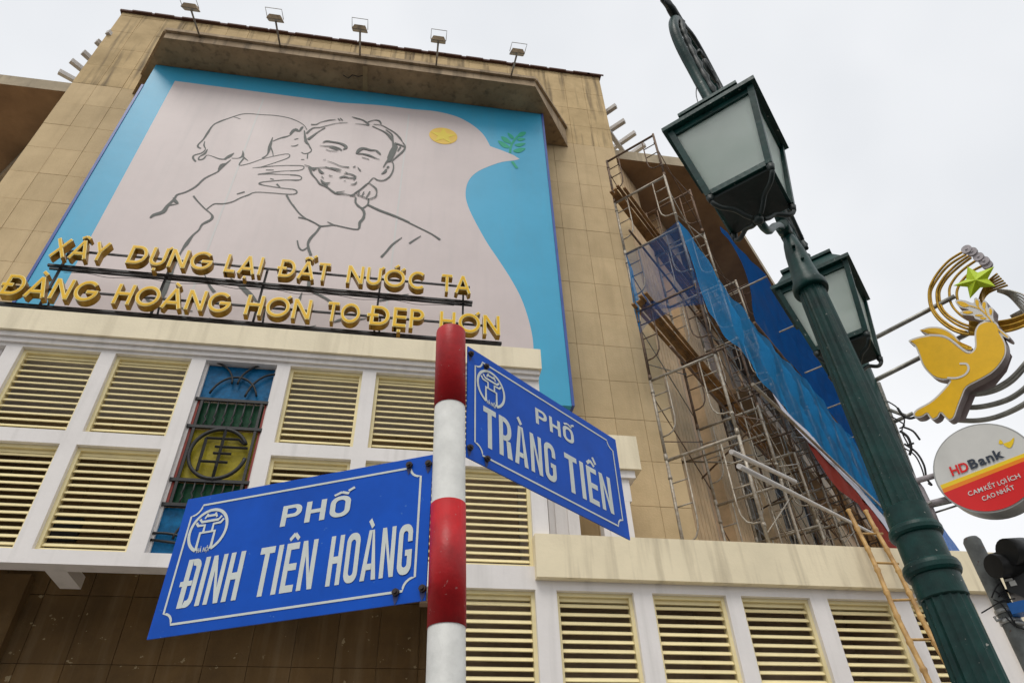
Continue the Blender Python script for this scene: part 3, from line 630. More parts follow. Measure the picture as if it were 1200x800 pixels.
stroke(q, [(655, 400), (680, 398), (692, 420), (688, 460), (665, 500), (625, 525), (585, 522), (558, 508), (530, 535), (500, 565), (440, 610), (400, 628)], [1, .9, 1.0, 1.1, 1.2, 1.2, 1.1, .9, .8, .8, 1.0, 1.4], B_)
stroke(q, [(660, 430), (650, 442)], 1.8, B_); stroke(q, [(645, 450), (632, 470), (610, 482)], [1.6, 2.2, .6], B_)
# brows and eyes
stroke(q, [(218, 272), (245, 262), (290, 268), (330, 275), (365, 290), (375, 305), (355, 318)], [.6, 2.0, 1.8, 2.0, 2.6, 2.4, 1.0], B_)
stroke(q, [(197, 292), (240, 296), (290, 298), (330, 312), (345, 325)], [.4, 1.0, 1.4, 1.6, 1.2], B_); stroke(q, [(262, 303), (290, 310), (325, 322)], [.8, 1.6, 1.0], B_); stroke(q, [(240, 318), (270, 328), (315, 330)], .7, B_)
stroke(q, [(442, 346), (462, 322), (490, 310), (540, 322), (580, 325), (605, 348)], [1.0, 3.0, 2.6, 2.2, 1.0, 1.0], B_); stroke(q, [(575, 325), (590, 342), (608, 352)], .8, B_)
stroke(q, [(450, 345), (490, 348), (530, 358), (570, 375), (600, 385)], [1.4, 1.6, 2.2, 1.0, .5], B_); stroke(q, [(480, 370), (530, 385)], .8, B_)
# nose, moustache, mouth, beard
stroke(q, [(250, 396), (290, 408), (340, 430), (395, 437)], [.5, .7, .8, 1.5], B_); stroke(q, [(222, 388), (240, 386)], .6, B_); stroke(q, [(422, 438), (438, 430)], 1.2, B_); stroke(q, [(452, 437), (472, 462)], [.6, 1.4], B_)
stroke(q, [(95, 422), (125, 430), (150, 443), (200, 440), (235, 438)], [.7, .9, 1.6, .9, 1.0], B_); stroke(q, [(130, 435), (145, 480), (175, 515), (200, 548), (240, 565), (280, 595), (310, 612), (370, 618), (440, 632)], [2.4, 1.4, 1.0, 1.4, 1.4, 1.4, 1.8, .9, 1.2], B_)
stroke(q, [(150, 455), (180, 440)], [2.6, 1], B_); stroke(q, [(235, 436), (270, 445), (310, 458), (340, 468)], [1.6, 1.3, 1.2, .5], B_); stroke(q, [(190, 448), (210, 472), (228, 475)], [1.2, 2.6, .8], B_); stroke(q, [(270, 440), (310, 448), (345, 455)], [.8, 1.5, .5], B_)
stroke(q, [(330, 508), (360, 500), (395, 508), (430, 510)], [1, 2.0, 1.2, 1.6], B_); stroke(q, [(360, 480), (400, 482), (438, 500), (425, 522)], [.8, 1.2, 1.6, .8], B_); stroke(q, [(370, 470), (385, 478)], 1, B_)
stroke(q, [(448, 535), (430, 550), (405, 553)], [.8, 1.3, .6], B_); stroke(q, [(360, 530), (372, 527)], .8, B_); stroke(q, [(260, 492), (285, 498)], [1.2, .6], B_); stroke(q, [(210, 498), (225, 512)], .8, B_)
stroke(q, [(205, 520), (230, 545), (270, 540)], [.8, 2.4, .6], B_); stroke(q, [(235, 545), (250, 562)], 1.6, B_); stroke(q, [(310, 606), (340, 603), (365, 598)], [1.6, 1.2, .6], B_)
# small hand at the neck
stroke(q, [(430, 612), (470, 585), (520, 545), (545, 555), (575, 580), (580, 605)], [.8, .8, .8, .9, 1.3, 1.0], B_); stroke(q, [(580, 612), (570, 635), (530, 650), (500, 640), (445, 620)], [1.1, 1.1, 1.0, .9, 1.0], B_)
stroke(q, [(535, 600), (510, 640)], [1.2, .8], B_); stroke(q, [(495, 602), (480, 630)], [1.1, .7], B_); stroke(q, [(465, 605), (455, 622)], [1, .6], B_)
o = q.build('line_drawing', M['ink'], MU, fix=False); o['kind'] = 'stuff'
# yellow star on an orange disc
c0 = mp(519.5, 159.5); q = MB(); rr = (mp(536, 160)-mp(503, 158)).length/2
q.prism([c0+Vector((rr*math.cos(R(a)), -.006, rr*math.sin(R(a)))) for a in range(0, 360, 10)], (0, .004, 0)); q.build('orange_disc', M['orange_print'], MU)
q = MB(); q.prism([c0+Vector(((rr*.97 if k % 2 == 0 else rr*.40)*math.sin(R(36*k)), -.010, (rr*.97 if k % 2 == 0 else rr*.40)*math.cos(R(36*k)))) for k in range(10)], (0, .0035, 0)); q.build('yellow_star', M['yellow_print'], MU)
# olive sprig
F_t = (540, 120, 8)
q = MB(); LIFT[0] = .004
def leaf(pts): P = cat([(p[0]/8+540, p[1]/8+120) for p in pts], 4, closed=True); LIFT[0] += .0002; n = len(q.v); q.v += [mp(x, y, LIFT[0]) for x, y in P]; q.face(list(range(n, n+len(P))))
leaf([(348, 362), (400, 375), (455, 415), (440, 432), (385, 415)]); leaf([(378, 322), (430, 335), (472, 378), (455, 388), (400, 365)]); leaf([(440, 288), (480, 308), (498, 335), (480, 345), (450, 320)])
leaf([(608, 280), (560, 282), (530, 315), (560, 325), (600, 305)]); leaf([(606, 345), (560, 335), (525, 350), (560, 365)]); leaf([(608, 388), (560, 383), (503, 400), (550, 418)]); leaf([(606, 433), (550, 430), (490, 455), (535, 475), (580, 460)])
stroke(q, [(535, 318), (500, 360), (475, 400), (465, 440), (462, 476)], 2.0, F_t); stroke(q, [(482, 555), (505, 590), (528, 620)], 2.6, F_t)
q.build('olive_sprig', M['green_print'], MU, fix=False)
q = MB(); q.v = [mp(*p, .0005) for p in cat([(574.5, 171.5), (590, 177), (602, 182), (609, 186.5), (603, 188), (588, 190)], 2)]

# ================================================================== GOLD LETTER SIGN
YL = 8.55
LS = thing('gold_letter_sign', 'two rows of gold channel letters on a black steel rack above the cream cornice', 'letter sign', (-2.3, 8.8, 8.34))
q = MB()
def bar(x0, z0, x1, z1, y=8.74, w_=.016): q.obox(((x0+x1)/2, y, (z0+z1)/2), ((Vector((x1-x0, 0, z1-z0))/2), Vector((0, w_, 0)), Vector((z0-z1, 0, x1-x0)).normalized()*w_))
bar(-5.82, 9.975, .98, 9.975, w_=.020); bar(-5.80, 10.34, .93, 10.34, w_=.015); bar(-6.25, 9.10, 1.47, 9.10, w_=.020); bar(-6.15, 9.46, 1.42, 9.46, w_=.015)
for x in (-5.65, -4.05, -2.52, -.62, .82): bar(x, 8.36, x, 10.37, y=8.79)
for x in (-5.6, -4.0, -2.4, -.55): 
    q.tube([(x, 8.8, 9.5), (x+.02, 9.2, 8.36)], .018, 5)
bar(-5.82, 9.975, .98, 9.975, y=8.815, w_=.016); bar(-6.25, 9.10, 1.47, 9.10, y=8.815, w_=.016)
q.build('steel_rack', M['black'], LS)
q = MB(); cp_ = [(-5.7+i*.33, 8.83, 9.06+.035*math.sin(i*1.7)) for i in range(22)]; q.tube(cat(cp_, 3), .005, 5); q.build('sign_cable', M['black'], LS)
q = MB(); cp_ = [(-5.6+i*.33, 8.83, 9.93+.03*math.sin(i*2.1)) for i in range(20)]; q.tube(cat(cp_, 3), .005, 5); q.build('sign_cable', M['black'], LS)
rows = [("XÂY", -5.77, -4.95, 9.99), ("DỰNG", -4.63, -3.33, 9.99), ("LẠI", -3.13, -2.55, 9.99), ("ĐẤT", -2.27, -1.46, 9.99), ("NƯỚC", -1.17, .17, 9.99), ("TA", .42, .93, 9.99),
        ("ĐÀNG", -6.12, -4.80, 9.11), ("HOÀNG", -4.56, -2.85, 9.11), ("HƠN", -2.63, -1.63, 9.11), ("TO", -1.38, -.86, 9.11), ("ĐẸP", -.70, .17, 9.11), ("HƠN", .42, 1.42, 9.11)]
CH = .425; SWD = .168; FWD = .108
def ell(cx_, cz_, rx, rz, a0, a1, n=22): return [(cx_+rx*math.cos(R(a0+(a1-a0)*k/n)), cz_+rz*math.sin(R(a0+(a1-a0)*k/n))) for k in range(n+1)]
def channel(ch):
    """centre lines of a geometric sans capital, cap height 1 (stroke .168 wide)"""
    bar_ = ch == 'Đ'; d = unicodedata.normalize('NFD', 'D' if bar_ else ch); c = d[0]; mk = set(d[1:]); e = SWD/2; t_ = 1-e; L_ = []
    W = {'I': SWD, 'O': 1.06, 'G': 1.04, 'C': .96, 'D': .84, 'N': .82, 'H': .76, 'A': .92, 'X': .80, 'Y': .76, 'U': .74, 'T': .62, 'L': .56, 'E': .58, 'P': .64}[c]; m = W/2
    if c == 'I': L_ = [[(e, 0), (e, 1)]]
    elif c == 'O': L_ = [ell(m, .5, m-e, .5-e+.01, 0, 360, 36)]
    elif c == 'C': L_ = [ell(m+.03, .5, m-e, .5-e+.01, 48, 312, 30)]
    elif c == 'G': L_ = [ell(m, .5, m-e, .5-e+.01, 42, 352, 32), [(W-e*.2, .46), (m, .46)]]
    elif c == 'D': L_ = [[(e, 0), (e, 1)], [(e, t_), (W*.45, t_)]+ell(W*.45, .5, W*.55-e, .5-e, 90, -90, 18)+[(e, e)]]
    elif c == 'P': L_ = [[(e, 0), (e, 1)], [(e, t_), (W*.5, t_)]+ell(W*.5, .70, W*.5-e, .30-e, 90, -90, 14)+[(e, .40+e)]]
    elif c == 'U': L_ = [[(e, 1), (e, m)]+ell(m, m, m-e, m-e, 180, 360, 16)+[(W-e, 1)]]
    elif c == 'N': L_ = [[(e, 0), (e, 1)], [(e*1.2, .97), (W-e*1.2, .03)], [(W-e, 0), (W-e, 1)]]
    elif c == 'H': L_ = [[(e, 0), (e, 1)], [(W-e, 0), (W-e, 1)], [(e, .52), (W-e, .52)]]
    elif c == 'A': L_ = [[(e, 0), (m, .99)], [(W-e, 0), (m, .99)], [(W*.24, .28), (W*.76, .28)]]
    elif c == 'X': L_ = [[(e, 0), (W-e, 1)], [(e, 1), (W-e, 0)]]
    elif c == 'Y': L_ = [[(m, 0), (m, .48)], [(m, .46), (e, 1)], [(m, .46), (W-e, 1)]]
    elif c == 'T': L_ = [[(0, t_), (W, t_)], [(m, t_), (m, 0)]]
    elif c == 'L': L_ = [[(e, 1), (e, 0)], [(e, e), (W, e)]]
    elif c == 'E': L_ = [[(e, 0), (e, 1)]]+[[(e, y_), (W, y_)] for y_ in (e, .5, t_)]
    if bar_: L_.append([(-.13, .5), (.36, .5)])
    w2 = .62
    K = []
    if '\u0302' in mk: K += [[(m-.21, 1.11), (m, 1.23)], [(m, 1.23), (m+.21, 1.11)]]
    if '\u0301' in mk: K += [[(m+.24, 1.24), (m+.40, 1.36)]] if '\u0302' in mk else [[(m-.02, 1.10), (m+.18, 1.27)]]
    if '\u0300' in mk: K += [[(m+.12, 1.10), (m-.12, 1.27)]]
    if '\u0323' in mk: K += [[(m-.075, -.19), (m+.075, -.19)]]
    if '\u031b' in mk: K += [[(W-.06, .90), (W+.10, 1.07)]] if c == 'U' else [[(W*.80, .95), (W*.96, 1.10)]]
    return L_, K, W
def strip2(b, P, w_, X, Z, k_, y0, y1, mf, ms):
    n = len(P); A = []; closed = math.hypot(P[0][0]-P[-1][0], P[0][1]-P[-1][1]) < 1e-6
    for i in range(n):
        a = P[i-1] if i else (P[-2] if closed else P[0]); c = P[i+1] if i < n-1 else (P[1] if closed else P[-1]); tx, tz = c[0]-a[0], c[1]-a[1]; l_ = math.hypot(tx, tz) or 1
        A.append(((P[i][0]-tz/l_*w_/2, P[i][1]+tx/l_*w_/2), (P[i][0]+tz/l_*w_/2, P[i][1]-tx/l_*w_/2)))
    b0 = len(b.v)
    for l, r in A:
        for q_ in (l, r):
            for y_ in (y0, y1): b.v.append(Vector((X+q_[0]*k_[0], y_, Z+q_[1]*k_[1])))
    for i in range(n-1):
        o = b0+4*i; b.face([o, o+2, o+6, o+4], mf); b.face([o+1, o+5, o+7, o+3], ms); b.face([o, o+4, o+5, o+1], ms); b.face([o+2, o+3, o+7, o+6], ms)
    if not closed: b.face([b0, b0+1, b0+3, b0+2], ms); o = b0+4*(n-1); b.face([o, o+2, o+3, o+1], ms)
for word, xa, xb, zbse in rows:
    G_ = [channel(c) for c in word]; gp = .13; TW = sum(g[2] for g in G_)+gp*(len(G_)-1); kx = (xb-xa)/TW; X = xa
    for L_, K, W in G_:
        q = MB(); kk = (kx, CH); li = 0
        for P_ in L_: li += 1; strip2(q, P_, SWD, X, zbse, kk, YL-.0004*li, YL+.13-.0004*li, 0, 1)
        for P_ in K: li += 1; strip2(q, P_, .135, X, zbse, kk, YL-.0004*li, YL+.13-.0004*li, 0, 1)
        body = q.build('letter', [M['rim'], M['goldside']], LS, fix=False)
        q = MB()
        for P_ in L_+K:
            li += 1; Q_ = list(P_)
            if P_ in K or (math.hypot(P_[0][0]-P_[-1][0], P_[0][1]-P_[-1][1]) > .01):
                d0 = math.hypot(Q_[1][0]-Q_[0][0], Q_[1][1]-Q_[0][1]); f_ = min(.3, .03/d0); Q_[0] = (Q_[0][0]+(Q_[1][0]-Q_[0][0])*f_, Q_[0][1]+(Q_[1][1]-Q_[0][1])*f_)
                d0 = math.hypot(Q_[-2][0]-Q_[-1][0], Q_[-2][1]-Q_[-1][1]); f_ = min(.3, .03/d0); Q_[-1] = (Q_[-1][0]+(Q_[-2][0]-Q_[-1][0])*f_, Q_[-1][1]+(Q_[-2][1]-Q_[-1][1])*f_)
            strip2(q, Q_, FWD if P_ in L_ else .085, X, zbse, kk, YL-.0065-.0002*li, YL-.003, 0, 0)
        q.build('letter_face', M['goldface'], body, fix=False)
        X += (W+gp)*kx

# ================================================================== FLOODLIGHTS ON THE HOOD
fl_names = ['leftmost', 'second', 'middle', 'fourth', 'rightmost']
fl = [((235, 43), (222, 2)), ((329, 55), (322, 15)), ((422, 67), (422, 27)), ((511, 79), (514, 40)), ((598, 91), (607, 55))]
words = ['leftmost floodlight on a leaning arm, nearest the left end of the hood', 'floodlight second from the left on the hood edge', 'middle floodlight of the row above the mural', 'floodlight fourth from the left on the hood edge', 'rightmost floodlight on a tilted arm, nearest the right end of the hood']
for (bp_, tp_), lab in zip(fl, words):
    base = on_y(bp_[0], bp_[1], 8.66); T = thing('floodlight', lab, 'floodlight', base, 'floodlights along the hood over the mural')
    tip = on_y(tp_[0], tp_[1]+4, 7.85)
    q = MB(); q.tube([base+Vector((0, .03, -.04)), tip], .022, 8); q.build('arm', M['steel'], T)
    h = base+(tip-base)*.80; ax = (tip-base).normalized()
    q = MB(); c = h+Vector((-.0, -.10, -.02)); fwd_ = Vector((0, .75, -.66)).normalized(); sd_ = Vector((1, 0, 0)); u_ = sd_.cross(fwd_)
    bk = [c+sd_*a*.12+u_*b_*.09-fwd_*.06 for a, b_ in ((-1, -1), (1, -1), (1, 1), (-1, 1))]; ft = [c+sd_*a*.17+u_*b_*.135+fwd_*.04 for a, b_ in ((-1, -1), (1, -1), (1, 1), (-1, 1))]
    q.v = bk+ft; q.face([0, 1, 2, 3]); q.face([7, 6, 5, 4])
    for i in range(4): j = (i+1) % 4; q.face([i, 4+i, 4+j, j])
    hd_ = q.build('lamp_head', M['hoodlip'], T)
    q = MB(); q.obox(c+fwd_*.045, (sd_*.155, u_*.12, fwd_*.004)); q.build('lens', M['metalrim'], hd_)
    q = MB(); q.tube([c-sd_*.175, c-sd_*.175+ax*.26, c+sd_*.175+ax*.26, c+sd_*.175], .008, 5); q.build('yoke', M['steel'], T)

# ================================================================== SCAFFOLD
I0 = Vector((4.30, 9.50, 0)); WSC = 1.24; rI = I0.length
lev = [(701, 190), (714, 238), (731, 297), (747, 364), (763, 443), (781.6, 536), (803, 634)]
zl = []
for p in lev: d = ray(*p); zl.append(1.6+rI*d.z/math.hypot(d.x, d.y))
zl = zl[::-1]; zl[0] = 5.56
SP = 2.05; NF = 8
SCF = thing('scaffold', 'tube scaffold with curved ladder frames standing on the terrace against the right wing', 'scaffold', (I0.x, I0.y, 5.55))
def frame_mesh(h, name='scaffold_frame', m='steel'):
    q = MB(); W_ = WSC; r_ = .028
    q.tube([(0, 0, 0), (0, 0, h)], r_, 7); q.tube([(W_, 0, 0), (W_, 0, h)], r_, 7); q.tube([(0, 0, -.05), (0, 0, .06)], .034, 7); q.tube([(W_, 0, -.05), (W_, 0, .06)], .034, 7); q.tube([(0, 0, h*.8), (0, 0, h*.83)], .036, 6); q.tube([(W_, 0, h*.2), (W_, 0, h*.23)], .036, 6); q.tube([(0, 0, h-.05), (W_, 0, h-.05)], r_, 7)
    for a, sg in ((0, 1), (W_, -1)):
        x = a+sg*.30
        q.tube([(x, 0, h-.06), (x, 0, h*.42), (x-sg*.02, 0, h*.33), (x-sg*.08, 0, h*.27), (x-sg*.17, 0, h*.245), (a, 0, h*.24)], .015, 5)
        for zz in (.76, .55): q.tube([(a, 0, h*zz), (x, 0, h*zz)], .013, 5)
    return q.mesh(name, M[m])
top_by_row = [6, 6, 5, 6, 5, 5, 5, 5]
fm = {}
for k in range(NF):
    for j in range(top_by_row[k] if k else 6):
        h = zl[j+1]-zl[j]; key = (j, 'rust' if (k*3+j) % 3 == 2 else 'steel')
        if key not in fm: fm[key] = frame_mesh(h-.01, m=key[1])
        p = I0+U*(k*SP); o = link('scaffold_frame', fm[key], SCF, (p.x, p.y, zl[j]+.003)); o.rotation_euler = (random.uniform(-.01, .01), random.uniform(-.008, .008), R(-45)+random.uniform(-.02, .02))
for k in range(NF-1):
    for j in range(min(top_by_row[k], top_by_row[k+1])):
        for d_, nm in ((0, 'inner'), (WSC, 'outer')):
            if random.random() < (.5 if d_ == 0 else .12): continue
            a = I0+U*(k*SP)+NO*d_; c = a+U*SP; q = MB()
            q.tube([a+Zv*(zl[j]+.3)+NO*.03, c+Zv*(zl[j+1]-.35)+NO*.03], .011, 5); q.tube([a+Zv*(zl[j+1]-.35)-NO*.03, c+Zv*(zl[j]+.3)-NO*.03], .011, 5)
            q.build('cross_brace', M['rust'] if (k+j) % 2 else M['steel'], SCF)
    for j in (2, 4):
        if k < 5: q = MB(); a = I0+U*(k*SP-.3)+NO*(.3*(j % 3)); q.tube([a+Zv*(zl[j]+.25), a+U*(SP+.6)+Zv*(zl[j]+.22+random.uniform(-.1, .1))], .024, 7); q.build('ledger_tube', M['rust'], SCF)
# random ties between wall and scaffold
for k in range(9):
    s_ = random.uniform(2, 14); j = random.randint(0, 4); a = I0+U*s_+Zv*(zl[j]+random.uniform(.3, 1.3)); q = MB()
    q.tube([a-NO*.6, a+NO*random.uniform(.9, 1.5)+U*random.uniform(-.8, .8)+Zv*random.uniform(-.6, .6)], .02, 6); q.build('tie_tube', M['rust'] if k % 2 else M['steel'], SCF)
for k in range(5):                              # transoms that poke out through the nets
    a = I0+U*(4.3+k*2.3)+NO*.2+Zv*(zl[5]-.2); q = MB(); q.tube([a, a+NO*1.75+Zv*.05], .024, 7); q.build('tie_tube', M['steel'], SCF)

# boards lying on the scaffold
def boards(j, s0, s1, d0, n, lab, grp):
    for k in range(n):
        q = MB(); l_ = s1-s0-random.uniform(0, .5); a = I0+U*(s0+random.uniform(-.08, .08))+NO*(d0+k*.074)+Zv*(zl[j]+.028+(.0 if k % 2 else .003)+(0.045 if k == n-2 else 0))
        q.obox(a+U*l_/2+Zv*.02, ((U*l_/2+NO*random.uniform(-.03, .03)), NO*.034, Zv*.016)); o = q.build('scaffold_board', M['plank']); tag(o, ['innermost', 'second innermost', 'middle', 'second outermost', 'outermost'][k]+' '+lab, 'board', grp)
boards(5, -.22, 6.5, .03, 5, 'brown board in the bundle on the upper scaffold lift', 'boards on the upper scaffold lift')
boards(3, -.22, 7.0, .03, 5, 'brown board in the bundle under the torn blue net', 'boards on the middle scaffold lift')

# ---- nets ----------------------------------------------------------------
def sheet(name, up_, lo_, d_, m, lab, cat_, rows_=8, amp=.05, n=36, freq=1.0, plane=None):
    pt_, nr_ = (I0+NO*d_, NO) if plane is None else plane
    def res(P, n):
        P = [Vector((*p, 0)) for p in P]; L_ = [0]
        for a, c in zip(P, P[1:]): L_.append(L_[-1]+(c-a).length)
        o = []
        for k in range(n):
            t = L_[-1]*k/(n-1); i = max(j for j in range(len(L_)) if L_[j] <= t+1e-9); i = min(i, len(P)-2)
            o.append(P[i].lerp(P[i+1], (t-L_[i])/max(1e-9, L_[i+1]-L_[i])))
        return o
    a = res(up_, n); c = res(lo_, n); q = MB(); rs = random.Random(len(up_)*7+n)
    for r_ in range(rows_+1):
        t = r_/rows_
        for k in range(n):
            p = a[k].lerp(c[k], t); w_ = on_p(p.x, p.y, pt_, nr_); s_ = (w_-I0).dot(U)
            bulge = math.sin(math.pi*t)*math.sin(math.pi*k/(n-1))
            w_ += nr_*(amp*(math.sin(s_*3.1*freq+w_.z*1.3)+.6*math.sin(s_*7.3*freq-w_.z*2.1)+.4*abs(math.sin(s_*2.2+w_.z*.3))+rs.uniform(-.15, .15))*(.3+bulge))
            q.v.append(w_)
    for r_ in range(rows_):
        for k in range(n-1): i = r_*n+k; q.face([i, i+1, i+n+1, i+n], 0, True)
    return tag(q.build(name, M[m], fix=False), lab, cat_)
sheet('safety_net', [(796, 258), (811, 280), (825, 302), (838, 319), (855, 345), (877, 372), (910, 413), (938, 439), (959, 463), (977, 491), (997, 511), (1018, 545), (1046, 588), (1072, 625)],
      [(796.5, 259), (802, 278), (809, 301), (819, 334), (829, 362), (846, 388), (866, 410), (886, 435), (910, 468), (936, 499), (970, 535), (1000, 568), (1038, 610), (1062, 640)], WSC+.32, 'net', 'long bright blue safety net hung diagonally along the outside of the scaffold', 'safety net', 18, .085, 90)
sheet('safety_net', [(844, 265), (852, 273), (870, 296), (885, 310), (897, 321), (905, 338), (925, 368), (960, 415), (990, 460), (1030, 520), (1090, 598), (1125, 645)],
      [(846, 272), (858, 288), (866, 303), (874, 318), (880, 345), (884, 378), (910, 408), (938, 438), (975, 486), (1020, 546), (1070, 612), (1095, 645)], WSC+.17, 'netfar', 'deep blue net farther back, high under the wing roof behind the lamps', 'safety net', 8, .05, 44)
# torn thin net across the end of the first frame
pe = (I0-U*.04, U)
sheet('torn_net', [(731, 298), (752, 290), (775, 275), (795, 259)], [(735, 300), (748, 352), (770, 362), (826, 356)], 0, 'netthin', 'thin see-through blue net with torn lower edge across the near end of the scaffold', 'safety net', 8, .025, 20, 3, pe)
sheet('torn_net_strip', [(735, 300), (742, 318), (744, 335), (749, 352)], [(734, 300), (738, 318), (742, 360), (750, 390)], 0, 'net', 'narrow blue rag of net knotted to the first scaffold leg', 'net strip', 4, .01, 12, 3, pe)
o = sheet('torn_net_strip', [(752, 343), (765, 352), (780, 358), (800, 358)], [(750, 391), (758, 380), (772, 372), (792, 361)], 0, 'netthin', 'loose blue net corner drooping below the tear over the middle boards', 'net strip', 4, .02, 14, 3, (I0-U*.05, U))
# banner below the long net
sheet('banner', [(905, 460), (925, 486), (950, 508), (975, 540), (1000, 563), (1030, 598), (1058, 632)], [(907, 464), (922, 490), (946, 516), (975, 545), (1003, 574), (1034, 612), (1052, 640)], WSC+.36, 'bannerwhite', 'white strip of cloth along the lower edge of the long net', 'banner', 3, .01, 24)
sheet('banner', [(946, 517), (960, 530), (974, 545), (990, 562), (1003, 576), (1025, 600), (1048, 632), (1062, 652)], [(947, 519), (958, 540), (972, 562), (990, 580), (1004, 588), (1018, 610), (1035, 632), (1040, 652)], WSC+.34, 'bannerred', 'orange red cloth banner folded beneath the blue net', 'banner', 4, .03, 24)
# loose tubes tied along the outside
def ltube(p, q_, d_, r_, m, lab, grp=None):
    a = on_p(*p, I0+NO*d_, NO); c = on_p(*q_, I0+NO*d_, NO); b = MB(); b.tube([a, c], r_, 9); tag(b.build('loose_tube', M[m]), lab, 'tube', grp)
ltube((882, 450), (1046, 606), WSC+.42, .03, 'steel', 'long grey tube tied along the lower edge of the blue net')
ltube((857, 529), (932, 564), WSC+.12, .036, 'beam', 'short pale pipe with an open dark end, uppermost of the pair tied across the scaffold')
ltube((866, 546), (1055, 641), WSC+.30, .036, 'beam', 'long pale pipe sloping down to the bamboo ladder')
ltube((884, 378), (1022, 548), WSC+.26, .035, 'rust', 'brown wooden pole between the two blue nets')

# ================================================================== BAMBOO LADDER
Lp = Vector((0, 6.9, 0)); Ln = Vector((0, -1, .2478)).normalized()
def lp(x, y): return on_p(x, y, Lp, Ln)
LD = thing('bamboo_ladder', 'yellow bamboo ladder leaning on the cream parapet, left of the green lamp post', 'ladder', (5.8, 6.95, .13))
def rail(pa, pb):
    a = lp(*pa); c = lp(*pb); d = (a-c); t = (a.z-.14)/d.z; bt = a-d*t; q = MB(); P = []; rr_ = []
    L_ = (a-bt).length; n = int(L_/.34); ww = random.uniform(-1, 1)
    for i in range(n+1):
        c_ = bt.lerp(a, i/n)+Vector((.014*math.sin(i*1.3+ww), 0, 0))
        r_ = .042-.010*i/n
        for k, f in ((-.035, .93), (-.008, 1.22), (.008, 1.22), (.035, .93)):
            if (i == 0 and k < 0) or (i == n and k > 0): continue
            P.append(c_+(a-bt).normalized()*k); rr_.append(r_*f)
    q.tube(P, rr_, 10); q.build('rail', M['bamboo'], LD); return bt, a
rail((995, 597), (1087, 797)); rail((1015, 598), (1105, 770))
for pa, pb in (((1012, 625), (1032, 625)), ((1026, 659), (1050, 660)), ((1046, 703), (1073, 702)), ((1068, 749), (1097, 749)), ((1090, 803), (1125, 804))):
    a = lp(*pa); c = lp(*pb); e = (c-a)*.12; q = MB(); q.tube([a-e, c+e], .017, 8); q.build('rung', M['bamboo'], LD)
for k in range(11): 
    a = lp(1112+k*30, 858+k*62); c = lp(1150+k*33, 858+k*62)
    if a.z < .3: break
    q = MB(); q.tube([a, c], .017, 8); q.build('rung', M['bamboo'], LD)

# ================================================================== STREET NAME POST
rP = 1.6; aT, aB = R(4.06), R(4.75)
pT = at_r(528.5, 391, rP); pB0 = at_r(522.5, 800, rP)
dv = (pT-pB0); t = (pT.z-.13)/dv.z; pB = pT-dv*t
SP_ = thing('street_name_post', 'red and white banded post carrying two blue street name plates', 'sign post', pB)
axis = dv.normalized()
def seg(z0, z1, r_, m, nm='band', dome=False):
    a = pB+axis*((z0-.13)/axis.z); c = pB+axis*((z1-.13)/axis.z); q = MB()
    P = [a, c]; rr_ = [r_, r_]
    if dome: P += [c+axis*.003, c+axis*.005]; rr_ += [r_*.985, r_*.93]
    q.tube(P, rr_, 28); return q.build(nm, M[m], SP_)
def zpost(y): return at_r(525, y, rP).z
seg(.13, pT.z-.001, .0425, 'whiteband', 'post')
rb = [(pT.z-.006, zpost(478)), (zpost(592), zpost(736)), (zpost(736)-.25, zpost(736)-.5), (zpost(736)-.75, zpost(736)-1.0)]
for i, (za_, zb2) in enumerate(rb): seg(zb2, za_ if i else pT.z+.0, .0440, 'red', 'red_band', dome=(i == 0))

